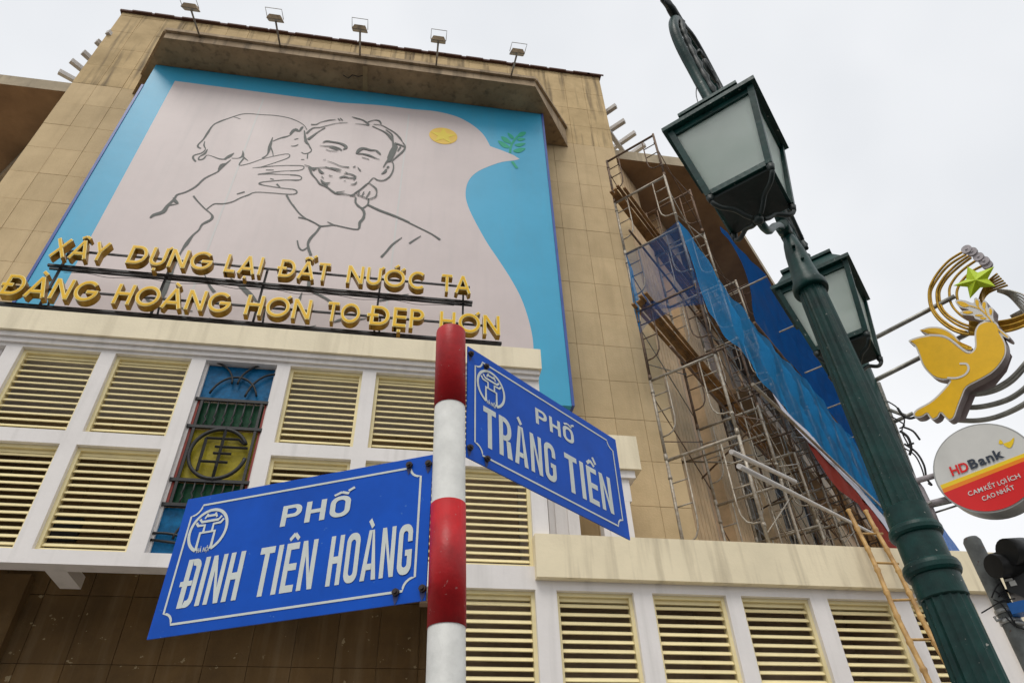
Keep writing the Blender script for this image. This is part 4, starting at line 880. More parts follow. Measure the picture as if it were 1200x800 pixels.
def plate(nm, lab, TR, BR, TL, BL, left):
    A = at_r(*TR, rP); Bt = at_r(*BR, rP); T_ = on_z(*TL, A.z); L_ = on_z(*BL, Bt.z)
    far = (T_+L_)/2; near = (A+Bt)/2; e = Vector((far.x-near.x, far.y-near.y, 0)); wd = e.length; e.normalize(); h = A.z-Bt.z
    # ex runs left to right as read
    if left: O = Vector((near.x, near.y, Bt.z))+e*wd; ex = -e
    else: O = Vector((near.x, near.y, Bt.z)); ex = e
    nn = ex.cross(Zv)
    P = lambda u_, v_, l=0: O+ex*(u_*wd)+Zv*(v_*h)+nn*l
    q = MB(); c_ = .0; q.prism([P(0, 0), P(1, 0), P(1, 1), P(0, 1)], nn*-.004); pl = q.build(nm, M['plate'], SP_); tag(pl, lab)
    # white border line with notched corners
    m_ = .045*h/.38; mu = .040; ru = .040; rv = ru*wd/h
    pts = []
    for (cu, cv, a0) in ((mu, m_+.03, 0), (1-mu, m_+.03, 90), (1-mu, 1-m_-.03, 180), (mu, 1-m_-.03, 270)):
        pts.append([(cu+ru*math.cos(R(a0+90-t_)), cv+rv*math.sin(R(a0+90-t_))) for t_ in range(0, 91, 15)])
    loop = [p for s_ in pts for p in s_]
    q = MB(); lw = .0058; Q = [P(u_, v_) for u_, v_ in loop]; n = len(Q); b0 = 0
    for i, p in enumerate(Q):
        tt = (Q[(i+1) % n]-Q[i-1]).normalized(); s_ = nn.cross(tt); q.v += [p+s_*lw/2+nn*.0012, p-s_*lw/2+nn*.0012]
    for i in range(n): j = (i+1) % n; q.face([2*i, 2*i+1, 2*j+1, 2*j])
    q.build('border_line', M['platewhite'], pl, fix=False)
    # city emblem: gate in a ring
    cu, cv = (.130, .715); rr_ = .148
    C0 = P(cu, cv); q = MB(); W2 = lambda x, y: C0+ex*(x*h*rr_)+Zv*(y*h*rr_*1.06)
    li = [.0014]
    def st(pl_, w_=.16):
        li[0] += .00006; q.ribbon([W2(x, y) for x, y in pl_], [w_*h*rr_]*len(pl_), nn, li[0])
    st([(1.0*math.cos(R(a)), 1.0*math.sin(R(a))) for a in range(-66, 247, 8)], .15)
    st([(-.40, -.92), (-.40, -.08), (.40, -.08), (.40, -.92)], .15); st([(-.24, -.1), (-.24, .28), (-.62, .30), (-.75, .46)], .13); st([(.24, -.1), (.24, .28), (.62, .30), (.75, .46)], .13)
    st([(-.60, .62), (-.45, .46), (.45, .46), (.60, .62)], .13); st([(-.26, .72), (.26, .72)], .12); st([(-.33, .60), (-.20, .84)], .10); st([(.33, .60), (.20, .84)], .10)
    q.build('city_emblem', M['platewhite'], pl, fix=False)
    return P, ex, nn, wd, h, pl
P, ex, nn, wd, h, pl = plate('name_plate', 'blue plate reading ĐINH TIÊN HOÀNG, left of the post', (505, 532.4), (501, 703), (218.5, 586), (174, 748), True)

def rrect(x0, x1, y0, y1, r_, n=7):
    o = []
    for cx_, cy_, a0 in ((x1-r_, y1-r_, 0), (x0+r_, y1-r_, 90), (x0+r_, y0+r_, 180), (x1-r_, y0+r_, 270)):
        o += [(cx_+r_*math.cos(R(a0+90*k/n)), cy_+r_*math.sin(R(a0+90*k/n))) for k in range(n+1)]
    return o
def heavy(ch, W, s_, b_):
    """heavy sign lettering, cap height 1: list of polygons"""
    bar_ = ch in 'Đ'; d = unicodedata.normalize('NFD', 'D' if bar_ else ch); c_ = d[0]; mk = set(d[1:]); o = []
    rc = lambda x0, x1, y0, y1: o.append([(x0, y0), (x1, y0), (x1, y1), (x0, y1)])
    def ring(x0, x1, y0, y1, r_, keep=None):
        A = rrect(x0, x1, y0, y1, r_); r2 = max(.02, r_-min(s_, b_)*.85); C2 = rrect(x0+s_, x1-s_, y0+b_, y1-b_, r2); n = len(A)
        for i in range(n):
            j = (i+1) % n
            if keep and not keep(((A[i][0]+A[j][0])/2, (A[i][1]+A[j][1])/2)): continue
            o.append([A[i], A[j], C2[j], C2[i]])
    if c_ == 'I': W = s_; rc(0, s_, 0, 1)
    elif c_ == 'H': rc(0, s_, 0, 1); rc(W-s_, W, 0, 1); rc(s_, W-s_, .5-b_/2, .5+b_/2)
    elif c_ == 'T': rc(0, W, 1-b_, 1); rc(W/2-s_/2, W/2+s_/2, 0, 1-b_)
    elif c_ == 'E': W *= .86; rc(0, s_, 0, 1); [rc(s_, W, y, y+b_) for y in (0, .5-b_/2, 1-b_)]
    elif c_ == 'N': rc(0, s_*.92, 0, 1); rc(W-s_*.92, W, 0, 1); o.append([(s_*.92, 1), (s_*.92, 1-1.0*s_*2.2), (W-s_*.92, 0), (W-s_*.92, s_*2.2)])
    elif c_ == 'A': W *= 1.12; o.append([(0, 0), (s_, 0), (W/2+.02, 1), (W/2-s_*.62, 1)]); o.append([(W-s_, 0), (W, 0), (W/2+s_*.62, 1), (W/2+.021, 1)]); rc(s_*1.2, W-s_*1.2, .2, .2+b_*.85)
    elif c_ in 'OD':
        if c_ == 'D': ring(-.0, W, 0, 1, W*.42, lambda q_: q_[0] > s_*1.0); rc(0, s_*1.12, 0, 1)
        else: ring(0, W, 0, 1, W*.44)
    elif c_ == 'G': ring(0, W, 0, 1, W*.44, lambda q_: not (q_[0] > W*.9 and .25 < q_[1] < .75)); rc(W-s_, W, W*.44, .36); rc(W*.52, W, .36, .36+b_*.85); rc(W-s_, W, .64, 1-W*.44)
    elif c_ in 'PR':
        rc(0, s_, 0, 1); y0_ = .40
        A = rrect(-.1, W, y0_, 1, .26); C2 = rrect(-.1+s_, W-s_, y0_+b_*.9, 1-b_*.9, .13); n = len(A)
        for i in range(n):
            j = (i+1) % n
            if min(A[i][0], A[j][0], C2[i][0], C2[j][0]) < s_*.0 or (A[i][0] < .2 and A[j][0] < .2): continue
            if abs(A[i][0]-A[j][0]) > .15 : continue
            o.append([A[i], A[j], C2[j], C2[i]])
        rc(s_, W-.26, 1-b_*.9, 1); rc(s_, W-.26, y0_, y0_+b_*.9)
        if c_ == 'R': o.append([(W-s_*1.1, 0), (W+.02, 0), (W-s_*.3, y0_+.02), (W-s_*1.35, y0_+.02)])
    if bar_: rc(-.09, s_*2.0, .44, .44+b_*.75)
    m = W/2; t_ = b_*.62
    def sk(ax, ay, bx, by, w_):
        dx, dy = bx-ax, by-ay; l_ = math.hypot(dx, dy); px, py = -dy/l_*w_/2, dx/l_*w_/2; o.append([(ax+px, ay+py), (ax-px, ay-py), (bx-px, by-py), (bx+px, by+py)])
    hw = min(.26, W*.36)
    if '\u0302' in mk: sk(m-hw, 1.07, m, 1.19, t_); sk(m, 1.19, m+hw, 1.07, t_)
    if '\u0301' in mk: sk(m+hw*.9, 1.20, m+hw*1.7, 1.33, t_)
    if '\u0300' in mk:
        if '\u0302' in mk: sk(m+hw*1.5, 1.16, m+hw*.8, 1.33, t_)
        else: sk(m+.03, 1.06, m-.09, 1.22, t_*1.2)
    return o, W
def heavy_write(word, P, pl, ex, nn, u0, u1, v0, hh, wide):
    H_ = hh*h; tot = (u1-u0)*wd/H_
    W0_, s0_, b0_ = (.72, .19, .18) if wide else (.44, .142, .14)
    g_ = .16 if wide else .105
    gl = [heavy(c_, W0_, s0_, b0_) for c_ in word]; base_w = sum(g[1] for g in gl)+g_*(len(gl)-1); kx = tot/base_w
    X = 0; q = MB(); O_ = P(u0, v0); li = 0
    for (pl_, W_) in gl:
        for poly in pl_:
            li += 1; n = len(q.v); q.v += [O_+ex*((X+x)*kx*H_)+Zv*(y*H_)+nn*(.0008+.00002*li) for x, y in poly]; q.face(list(range(n, n+len(poly))))
        X += W_+g_
    return q.build('lettering', M['platewhite'], pl, fix=False)
def wr(P, pl, ex, nn, word, u0, u1, v0, hh, off, gap=.09, lift=.0012, st=.13, nm='lettering'):
    if off >= .028: return heavy_write(word, P, pl, ex, nn, u0, u1, v0, hh, 'PH' in word)
    write(word, P(u0, v0), ex, Zv, (u1-u0)*wd, hh*h, M['platewhite'], pl, nm, off=off, gap=gap, lift=lift, th=.0008, st=st)
wr(P, pl, ex, nn, 'PHỐ', .43, .70, .645, .155, .030, .12)
wr(P, pl, ex, nn, 'ĐINH', .085, .315, .175, .335, .040, .13); wr(P, pl, ex, nn, 'TIÊN', .375, .595, .175, .335, .040, .13); wr(P, pl, ex, nn, 'HOÀNG', .645, .945, .175, .335, .040, .13)
wr(P, pl, ex, nn, 'HÀ NỘI', .105, .155, .555, .034, .02, .12)
def bolts(P, nn, pl, us):
    for u_, v_ in us:
        q = MB(); c = P(u_, v_); q.tube([c, c+nn*.008], .009, 8); q.tube([c+nn*.008, c+nn*.013], .005, 6); q.build('bolt', M['bolt'], pl)
        q = MB(); q.prism([c+nn*.0011+Vector((0, 0, z_))+nn.cross(Zv)*x_ for x_, z_ in ((-.009, .004), (.009, .004), (.007, -.012), (.002, -.028), (-.004, -.018))], nn*.0003); q.build('rust_stain', M['ruststain'], pl)
bolts(P, nn, pl, [(.988, .93), (.915, .945), (.99, .07), (.90, .07)])
P, ex, nn, wd, h, pl2 = plate('name_plate', 'blue plate reading TRÀNG TIỀN, right of the post', (547, 405.5), (548.5, 535), (720, 516), (740, 631.5), False)
wr(P, pl2, ex, nn, 'PHỐ', .40, .655, .645, .155, .028, .12)
wr(P, pl2, ex, nn, 'TRÀNG', .085, .51, .165, .35, .040, .13); wr(P, pl2, ex, nn, 'TIỀN', .575, .90, .165, .35, .040, .13)
wr(P, pl2, ex, nn, 'HÀ NỘI', .105, .155, .555, .034, .02, .12)
bolts(P, nn, pl2, [(.012, .93), (.10, .90), (.012, .08), (.10, .06)])

# ================================================================== GREEN STREET LAMP
LX = Vector((2.11, 2.43, 0)); L1 = Vector((1.56, 1.91, 0)); L2 = Vector((2.655, 2.95, 0))
lb = at_r(985, 420, 3.22); LX = Vector((lb.x, lb.y, 0))
SL = thing('street_lamp', 'dark green fluted street lamp with two square frosted lanterns', 'street lamp', (LX.x, LX.y, .13))
lean = Vector((.006, -.003, 1))
q = MB(); q.lathe(LX, [(2.84, .086), (3.4, .080), (4.25, .069)], flute=.09, nf=16); q.build('fluted_shaft', M['lampgreen'], SL)
q = MB(); q.lathe(LX, [(.9, .112), (1.6, .100), (2.56, .086)], flute=.09, nf=16); q.build('fluted_shaft', M['lampgreen'], SL)
q = MB(); q.lathe(LX, [(.13, .24), (.18, .24), (.2, .20), (.55, .19), (.6, .215), (.64, .20), (.68, .16), (.86, .135), (.9, .118)], 32); q.build('base', M['lampgreen'], SL)
q = MB(); q.lathe(LX, [(2.545, .086), (2.55, .092), (2.635, .092), (2.638, .101), (2.65, .107), (2.668, .108), (2.683, .104), (2.69, .098), (2.692, .089), (2.80, .088), (2.803, .097), (2.812, .103), (2.828, .104), (2.842, .100), (2.848, .094), (2.85, .090), (2.93, .089), (2.935, .083)], 64, flat=True); q.build('shaft_collar', M['lampgreen'], SL)
q = MB(); q.lathe(LX, [(4.22, .088), (4.235, .092), (4.27, .090), (4.31, .074), (4.40, .064), (4.52, .056), (4.60, .045), (4.64, .036), (4.66, .034)], 32)
for a, z in ((250, 4.42), (235, 4.53)):
    d = Vector((math.cos(R(a)), math.sin(R(a)), 0)); c = LX+d*.055+Zv*z; q.tube([c, c+d*.025], .010, 6)
q.build('top_collar', M['lampgreen'], SL)
q = MB(); q.lathe(LX, [(4.66, .030), (5.35, .026), (5.9, .022), (6.05, .012)], 14); q.build('upper_stem', M['lampgreen'], SL)

uL = (L1-LX).normalized(); sLr = Vector((-uL.y, uL.x, 0))
def lantern(c, s):
    ax, ay = U, Vector((-U.x, U.y, 0)); ze, zb_ = 4.78, 4.27; a, b_ = s/2, s*.295; bi = s*.43
    cor = lambda r_, z: [c+(ax*i+ay*j)*r_+Zv*z for i, j in ((-1, -1), (1, -1), (1, 1), (-1, 1))]
    # drip eave and roof
    q = MB(); e0 = cor(a, ze); e1 = cor(a, ze+.028); e2 = cor(a*.86, ze+.05); e3 = cor(a*.60, ze+.17); e4 = cor(a*.66, ze+.172); e5 = cor(a*.66, ze+.195); e6 = cor(a*.40, ze+.235); ei = cor(bi, ze)
    rings = [ei, e0, e1, e2, e3, e4, e5, e6]
    for r_ in rings: q.v += r_
    for k in range(len(rings)-1):
        for i in range(4): j = (i+1) % 4; q.face([k*4+i, k*4+j, k*4+4+j, k*4+4+i])
    q.face([len(q.v)-4+i for i in range(4)])
    rf = q.build('lantern_roof', M['lampgreen'], SL)
    q = MB(); q.lathe(c, [(ze+.22, .095), (ze+.25, .092), (ze+.29, .070), (ze+.31, .038), (ze+.33, .030), (ze+.36, .040), (ze+.38, .028)], 20); q.build('lantern_cap', M['lampgreen'], rf)
    # body frame: rails and four slanting bars
    q = MB(); t0 = cor(bi, ze-.004); t1 = cor(b_, zb_)
    for i in range(4):
        j = (i+1) % 4; inw = (c-(t0[i]+t0[j])/2); inw.z = 0; inw.normalize()
        def bar2(p, r_, w_, d_):
            l_ = (r_-p); ll = l_.normalized(); o_ = inw*d_; s_ = ll.cross(inw).normalized()*w_; q.obox((p+r_)/2+inw*d_*.5, (l_/2, s_, o_))
        bar2(t0[i]-Zv*.018, t0[j]-Zv*.018, .018, .010); bar2(t1[i]+Zv*.016, t1[j]+Zv*.016, .016, .012)
        q.tube([t0[i], t1[i]], .021, 4)
    q.build('lantern_frame', M['lampgreen'], SL)
    for i in range(4):
        j = (i+1) % 4; ce = (t0[i]+t0[j]+t1[i]+t1[j])/4; sh = lambda p: p+(Vector((c.x, c.y, p.z))-p)*.035
        q = MB(); P_ = [sh(t1[i])+Zv*.02, sh(t1[j])+Zv*.02, sh(t0[j])-Zv*.02, sh(t0[i])-Zv*.02]; inw = (Vector((c.x, c.y, ce.z))-ce).normalized(); q.prism(P_, inw*.004); q.build('glass_pane', M['frost'], SL)
    # dark tray under the body and four curled legs meeting in a boss
    q = MB(); t2 = cor(b_*.93, zb_-.004); q.prism(t2, (0, 0, -.015)); q.build('lantern_floor', M['lampdark'], SL)
    for i in range(4):
        k_ = t1[i]; d = (k_-c); d.z = 0; dn = d.normalized(); q = MB(); L_ = d.length
        q.tube(cat([k_-Zv*.02-dn*.01, c+dn*L_*.98+Zv*(zb_-.05), c+dn*L_*.80+Zv*(zb_-.08), c+dn*L_*.50+Zv*(zb_-.085), c+dn*L_*.28+Zv*(zb_-.12), c+dn*.03+Zv*(zb_-.135)], 4), [.011]*4+[.012]*16+[.011], 7)
        q.tube([k_-Zv*.01, k_-Zv*.045], [.020, .012], 7)
        q.build('curled_leg', M['lampdark'], SL)
    q = MB(); q.lathe(c, [(zb_-.165, .010), (zb_-.158, .022), (zb_-.14, .026), (zb_-.12, .016)], 14); q.build('boss', M['lampdark'], SL)
def arm(c, sgn):
    # swan neck: leaves the stem, rises over the lantern and curls down to its cap
    ze = 4.78; dr = (c-LX); r_ = dr.length; dn = dr/r_
    pp = lambda t_, z, sd=0: LX+dn*(r_*t_)+Zv*z+sLr*sd
    q = MB(); q.tube(cat([pp(0, 5.3), pp(.10, 5.62), pp(.35, 6.0), pp(.72, 6.16), pp(1.05, 6.08, -.005), pp(1.18, 5.86, -.02), pp(1.15, 5.66, -.027), pp(1.05, 5.42, -.018), pp(1.0, 5.12)], 5), .031, 12)
    q.build('swan_neck', M['lampgreen'], SL)
    q = MB(); q.tube(cat([pp(1.02, 6.10), pp(1.18, 6.12), pp(1.30, 6.06), pp(1.36, 5.96)], 4), [.030]*4+[.026]*4+[.018]*4+[.004], 8); q.build('finial', M['lampdark'], SL)
    q = MB(); sc_ = []
    for k in range(22): a = k/21*math.pi*3.2; rr_ = .13*(1-k/26); sc_.append(pp(.78, 5.72, .035)+dn*(rr_*math.cos(a))+Zv*(rr_*math.sin(a)))
    q.tube(sc_, .014, 6); q.tube(cat([pp(.93, 5.25, .035), pp(.72, 5.40, .04), pp(.62, 5.62, .04), pp(.66, 5.86, .035), pp(.85, 6.05, .03), pp(1.05, 6.0, .02)], 4), .014, 6)
    q.tube(cat([pp(1.06, 6.02, .02), pp(1.12, 5.84, .016), pp(1.08, 5.66, .014), pp(1.04, 5.40, .022), pp(.99, 5.2, .034)], 6), [.018, .024, .015]*8+[.015], 7)
    q.build('arm_scroll', M['lampdark'], SL)
    q = MB(); q.tube(cat([LX+dn*.02+Zv*4.72, pp(.22, 4.62), pp(.5, 4.42), pp(.75, 4.22), pp(.9, 4.14), pp(1.0, 4.15)], 4), .020, 8); q.tube([LX+Zv*4.70+dn*.01, LX+Zv*4.70+dn*.085], .04, 10); q.build('lower_bracket', M['lampgreen'], SL)
    q = MB(); q.tube(cat([pp(1.05, 5.3, -.04), pp(1.07, 5.2, -.055), pp(1.07, 5.06, -.06)], 3), .003, 4); q.build('loose_wire', M['cable'], SL)
for c, sg in ((L1, 1), (L2, -1)): lantern(c, .505); arm(c, sg)

# ================================================================== REAR POST WITH THE HANGING SIGNS
a = at_r(1026, 440, 4.6); c = at_r(1170, 800, 4.6); dd = (a-c)
gb = c-dd*((c.z-.13)/dd.z); RPX = Vector((gb.x, gb.y, 0)); tp = a+dd*.12
RP = thing('utility_post', 'tall dark green post with peeling paint and cables, directly behind the street lamp', 'post', (gb.x, gb.y, .13))
ofs = Vector((-.075, .055, 0))
q = MB(); q.tube([gb+ofs, tp+ofs], [.10, .085], 18); q.build('post', M['lampgreen'], RP)
M['peel'] = mat('peeling_paint', (.03, .05, .045), .7, .3, 30, .3, 60, c2=(.40, .37, .33))
q = MB(); sdv = Vector((.74, -.67, 0)); q.tube([gb+ofs+sdv*.088+Vector((0, 0, 1.2)), tp+ofs+sdv*.077-Vector((0, 0, .3))], .016, 6); q.build('conduit', M['peel'], RP)
AZS = R(147); e1 = Vector((math.sin(AZS), math.cos(AZS), 0)); ns = Vector((-e1.y, e1.x, 0))
if ns.dot(CAM-gb) < 0: ns = -ns
def prj(r_=4.5): aa = R(42.3); return Vector((math.sin(aa)*r_, math.cos(aa)*r_, 0))
PD = prj()
def dp(x, y, l=0): return on_p(x, y, PD+ns*l, ns)
def dtube(b, pts, r_, l=0, n=6, sm=4): b.tube(cat([dp(x, y, l) for x, y in pts], sm) if sm else [dp(x, y, l) for x, y in pts], r_, n)

# dove ornament
DV = thing('dove_street_ornament', 'yellow dove ornament with olive sprig, lime star and gold and grey tube arcs', 'light ornament', dp(1120, 430))
def zt(x, y): return (x/6.15625+1040, y/6.154+380)       # from the close-up of the dove
wing2 = cat([zt(*p) for p in [(232, 42), (290, 20), (360, 18), (420, 35), (480, 75), (530, 130), (580, 170), (612, 170)]], 4)
out_ = cat([zt(*p) for p in [(150, 120), (210, 92), (300, 75), (390, 80), (450, 105), (520, 160), (570, 195), (605, 195), (630, 160), (628, 90), (632, 40), (660, -5), (715, -28), (770, -22), (800, 5), (815, 60), (850, 130), (855, 210), (820, 280), (760, 345), (680, 395), (575, 452), (540, 520), (505, 610), (480, 675), (440, 692), (400, 655), (383, 640), (365, 670), (325, 688), (295, 660), (285, 645), (250, 668), (205, 672), (185, 650), (210, 610), (300, 560), (370, 500), (450, 405), (400, 400), (340, 385), (290, 345), (250, 290), (225, 220), (195, 155)]], 3, closed=True)
def shrink(P, d_):
    o = []; n = len(P)
    ar = sum(P[i][0]*P[(i+1) % n][1]-P[(i+1) % n][0]*P[i][1] for i in range(n)); sg = 1 if ar > 0 else -1
    for i in range(n):
        a, b_ = P[i-1], P[(i+1) % n]; tx, ty = b_[0]-a[0], b_[1]-a[1]; l_ = math.hypot(tx, ty) or 1; o.append((P[i][0]-ty/l_*d_*sg, P[i][1]+tx/l_*d_*sg))
    return o
def slab_(nm, P, l0, l1, m, side, par):
    q = MB(); q.prism([dp(x, y, l1) for x, y in P], -ns*(l1-l0), 0, 1); q.m[1] = 1; return q.build(nm, [M[m], M[side]], par)
body = slab_('dove_body', out_, -.015, .05, 'dovewhite', 'doveside', DV)
w2p = wing2+cat([zt(*p) for p in [(570, 192), (500, 150), (440, 105), (380, 78), (300, 76), (275, 70)]], 3)
wg = slab_('rear_wing', w2p, -.06, .0, 'dovewhite', 'doveside', DV)
slab_('yellow_face', shrink(out_, 2.0), .051, .054, 'dovegold', 'dovegold', body)
slab_('yellow_face', shrink(w2p, 1.6), .001, .004, 'dovegold', 'dovegold', wg)
q = MB(); P_ = cat([zt(*p) for p in [(430, 385), (500, 385), (560, 360), (585, 320), (570, 285), (520, 282)]], 5); q.ribbon([dp(x, y, .0565) for x, y in P_], [.0125]*len(P_), ns, .0); q.build('wing_line', M['dovewhite'], body, fix=False)
q = MB(); P_ = cat([zt(*p) for p in [(300, 75), (390, 80), (450, 105), (520, 160), (570, 195), (600, 197)]], 5); q.ribbon([dp(x, y, .0565) for x, y in P_], [.0105]*len(P_), ns, .0); q.build('wing_line', M['dovewhite'], body, fix=False)
def zs_(x, y): return (x/6.669+1040, y/6.667+280)        # from the close-up of the star
spr = cat([zs_(*p) for p in [(530, 480), (600, 478), (670, 500), (678, 465), (700, 460), (725, 500), (735, 520), (750, 480), (775, 490), (785, 540), (800, 530), (828, 545), (825, 600), (840, 650), (880, 700), (950, 755), (945, 780), (890, 750), (830, 690), (790, 650), (690, 625), (670, 600), (580, 590), (572, 565), (640, 552), (560, 530)]], 3, closed=True)
sp = slab_('olive_sprig', spr, -.03, .05, 'dovewhite', 'doveside', DV)
q = MB()
for lf_ in ([(540, 490), (590, 490), (640, 520), (590, 530)], [(688, 475), (712, 485), (710, 530), (690, 510)], [(745, 495), (768, 500), (760, 545), (742, 530)], [(800, 540), (818, 560), (808, 595), (795, 570)], [(585, 572), (630, 560), (670, 572), (630, 585)], [(680, 595), (720, 588), (750, 600), (715, 605)], [(720, 615), (750, 610), (775, 620), (745, 628)]):
    P_ = cat([zs_(*p) for p in lf_], 3, closed=True); n = len(q.v); q.v += [dp(x, y, .0525) for x, y in P_]; q.face(list(range(n, n+len(P_))))
for ln in ([(640, 520), (720, 545), (790, 610), (850, 690), (940, 768)], [(710, 530), (730, 555)], [(760, 545), (775, 590)]):
    P_ = cat([zs_(*p) for p in ln], 3); q.ribbon([dp(x, y, .0535) for x, y in P_], [.006]*len(P_), ns, 0)
q.build('gold_leaves', M['dovegold'], sp, fix=False)
# lime star, faceted
sv = [zs_(*p) for p in [(625, 215), (705, 262), (835, 215), (785, 310), (845, 370), (725, 380), (645, 465), (625, 375), (512, 365), (615, 315)]]; sc_ = zs_(690, 320)
q = MB(); q.v = [dp(x, y, .05) for x, y in sv]+[dp(*sc_, .095)]+[dp(x, y, -.03) for x, y in sv]
for i in range(10): j = (i+1) % 10; q.face([i, j, 10]); q.face([11+i, 11+j, j, i], 1)
q.face([11+i for i in range(10)], 1); q.build('lime_star', [M['lime'], M['doveside']], DV)
# gold arcs with round end discs
ends = [(625, 90), (668, 108), (718, 148), (762, 180), (785, 208)]
arcs = [[(590, 100), (480, 170), (390, 270), (335, 370), (325, 460), (345, 550), (400, 630), (490, 700), (590, 740), (680, 745)],
        [(615, 120), (500, 190), (420, 270), (345, 390), (338, 470), (360, 550), (420, 625), (520, 695), (620, 728)],
        [(640, 130), (540, 200), (450, 290), (395, 380), (385, 450), (400, 530), (450, 600), (530, 660), (620, 700), (690, 710)],
        [(655, 145), (560, 215), (470, 300), (415, 385), (405, 450), (425, 535), (480, 600), (580, 660), (680, 690)],
        [(690, 170), (610, 225), (540, 290), (490, 370), (485, 440), (500, 510), (550, 575), (620, 625), (700, 655)],
        [(740, 210), (650, 260), (580, 330), (545, 400), (545, 460), (570, 530), (640, 600), (720, 640)]]
for i, A_2 in enumerate(arcs): q = MB(); dtube(q, [zs_(*p) for p in A_2], .0085, -.08-.012*i); q.build('gold_arc', M['goldtube'], DV)
for i, e_ in enumerate(ends):
    c_ = dp(*zs_(*e_), -.04-.01*i); q = MB(); q.tube([c_, c_+ns*.02], .031, 18); q.tube([c_+ns*.02, c_+ns*.026], .008, 6); q.build('end_disc', M['greydisc'], DV)
for i in range(6):
    q = MB(); y0_ = 270+i*18; dtube(q, [zs_(860+i*16, y0_), zs_(790, y0_+60), zs_(740, y0_+140), zs_(720+i*10, y0_+200)], .007, -.05-.01*i); q.build('gold_arc', M['goldtube'], DV)
for i in range(7):
    q = MB(); y_ = 615+i*14; dtube(q, [zs_(640, y_+30), zs_(760, y_+40), zs_(880, y_+30), zs_(1000, y_+5), zs_(1120, y_-50), zs_(1250, y_-150)], .0085, -.07-.01*(i % 3)); q.build('gold_arc', M['goldtube'], DV)
for i in range(6):
    q = MB(); dtube(q, [zs_(860, 395+i*3), zs_(940, 400+i*8), zs_(1010, 418+i*18), zs_(1070, 445+i*28), zs_(1110, 505+i*33), zs_(1120+i*8, 590+i*26)], .006, -.04-.01*i); q.build('grey_arc', M['greytube'], DV)
for i, A_2 in enumerate([[(560, 500), (660, 495), (760, 465), (860, 410), (930, 350), (1000, 270)], [(600, 510), (700, 500), (800, 470), (900, 410), (985, 320), (1040, 240)], [(530, 590), (640, 592), (760, 572), (880, 530), (985, 460), (1060, 380)], [(520, 600), (640, 602), (760, 582), (885, 540), (990, 470), (1070, 390)], [(500, 685), (620, 690), (740, 675), (860, 635), (985, 570), (1080, 500)], [(500, 693), (620, 698), (740, 683), (860, 645), (990, 580), (1080, 510)]]):
    q = MB(); dtube(q, [zt(*p) for p in A_2], .012, -.06-.01*i); q.build('grey_arc', M['greytube'], DV)
back = slab_('back_plate', [zt(*p) for p in [(600, 440), (760, 370), (850, 300), (880, 200), (900, 230), (860, 340), (760, 460), (640, 500), (560, 690), (500, 700)]], -.055, -.052, 'doveside', 'doveside', DV)
for P_, l_ in (([(985, 417), (1119, 347)], -.12), ([(1185, 372), (1215, 356)], -.12), ([(985, 466), (1080, 418)], -.12), ([(1120, 398), (1146, 385)], -.12)):
    q = MB(); dtube(q, P_, .016, l_, 8, 0); q.build('support_rod', M['greytube'], DV)
for P_ in ([(1042, 480), (1064, 488)], [(1048, 494), (1070, 484)]): q = MB(); dtube(q, P_, .012, -.06, 6, 0); q.build('support_rod', M['greytube'], DV)

# round bank sign
BS = thing('round_bank_sign', 'round light box sign, red below and white above, hung under the yellow dove', 'sign', dp(1157, 550))
Lq = dp(1096, 545); Rq = dp(1214, 556); Cq = dp(1156.5, 550.5); e_s = e1 if (Rq-Lq).dot(e1) > 0 else -e1
RX = (dp(1157, 497)-dp(1163, 603)).length/2
RX = RX*.985
ns2 = ns; ring = lambda r_, l_, n=56: [Cq+e_s*(r_*math.cos(2*math.pi*k/n))+Zv*(r_*math.sin(2*math.pi*k/n))+ns2*l_ for k in range(n)]
q = MB(); q.prism(ring(RX, .05), -ns2*.13); dk = q.build('lightbox', M['metalrim'], BS)
q = MB(); q.prism(ring(RX*.965, .054), -ns2*.004); q.build('white_face', M['bankwhite'], dk)
vv = lambda x, y, l_: (lambda p: p)(on_p(x/6.157+1060, y/6.154+490, Cq+ns2*l_, ns2))
def chord(p, q_):                                # height of a printed band at the left and right
    a_ = vv(*p, .05); b_ = vv(*q_, .05); return ((a_-Cq).dot(e_s), a_.z-Cq.z), ((b_-Cq).dot(e_s), b_.z-Cq.z)
def band(p, q_, p2, q2, m, l_, par):
    (xa, za_), (xb, zb3) = chord(p, q_); f1 = lambda x: za_+(zb3-za_)*(x-xa)/(xb-xa)
    r_ = RX*.965
    if p2: (xc, zc_), (xd, zd_) = chord(p2, q2); f2 = lambda x: zc_+(zd_-zc_)*(x-xc)/(xd-xc)
    N = 60; top = []; bt_ = []
    for k in range(N+1):
        x = -r_+2*r_*k/N*.9999; cz = math.sqrt(max(0, r_*r_-x*x)); t_ = min(cz, max(-cz, f1(x))); u_ = -cz if not p2 else min(cz, max(-cz, f2(x)))
        if t_-u_ > 1e-4: top.append((x, t_)); bt_.append((x, u_))
    q = MB(); poly = top+bt_[::-1]; q.prism([Cq+e_s*x+Zv*z+ns2*l_ for x, z in poly], -ns2*.0015); q.build('printed_band', M[m], par)
band((270, 480), (862, 255), (290, 505), (862, 283), 'bankyellow', .0560, dk)
band((290, 505), (862, 283), (310, 530), (862, 312), 'bankorange', .0562, dk)
band((310, 530), (862, 312), None, None, 'bankred', .0564, dk)
def bwrite(word, p0, p1, hpx, m, off, lift=.0585):
    a_ = vv(*p0, lift); b_ = vv(*p1, lift); d_ = (b_-a_); exx = d_.normalized(); upv = ns2.cross(exx)
    if upv.z < 0: upv = -upv
    hh = (vv(p0[0], p0[1]-hpx, lift)-a_).dot(upv)
    write(word, a_, exx, upv, d_.length, hh, M[m], dk, 'lettering', off=off, lift=.0006, th=.0008, gap=.08)
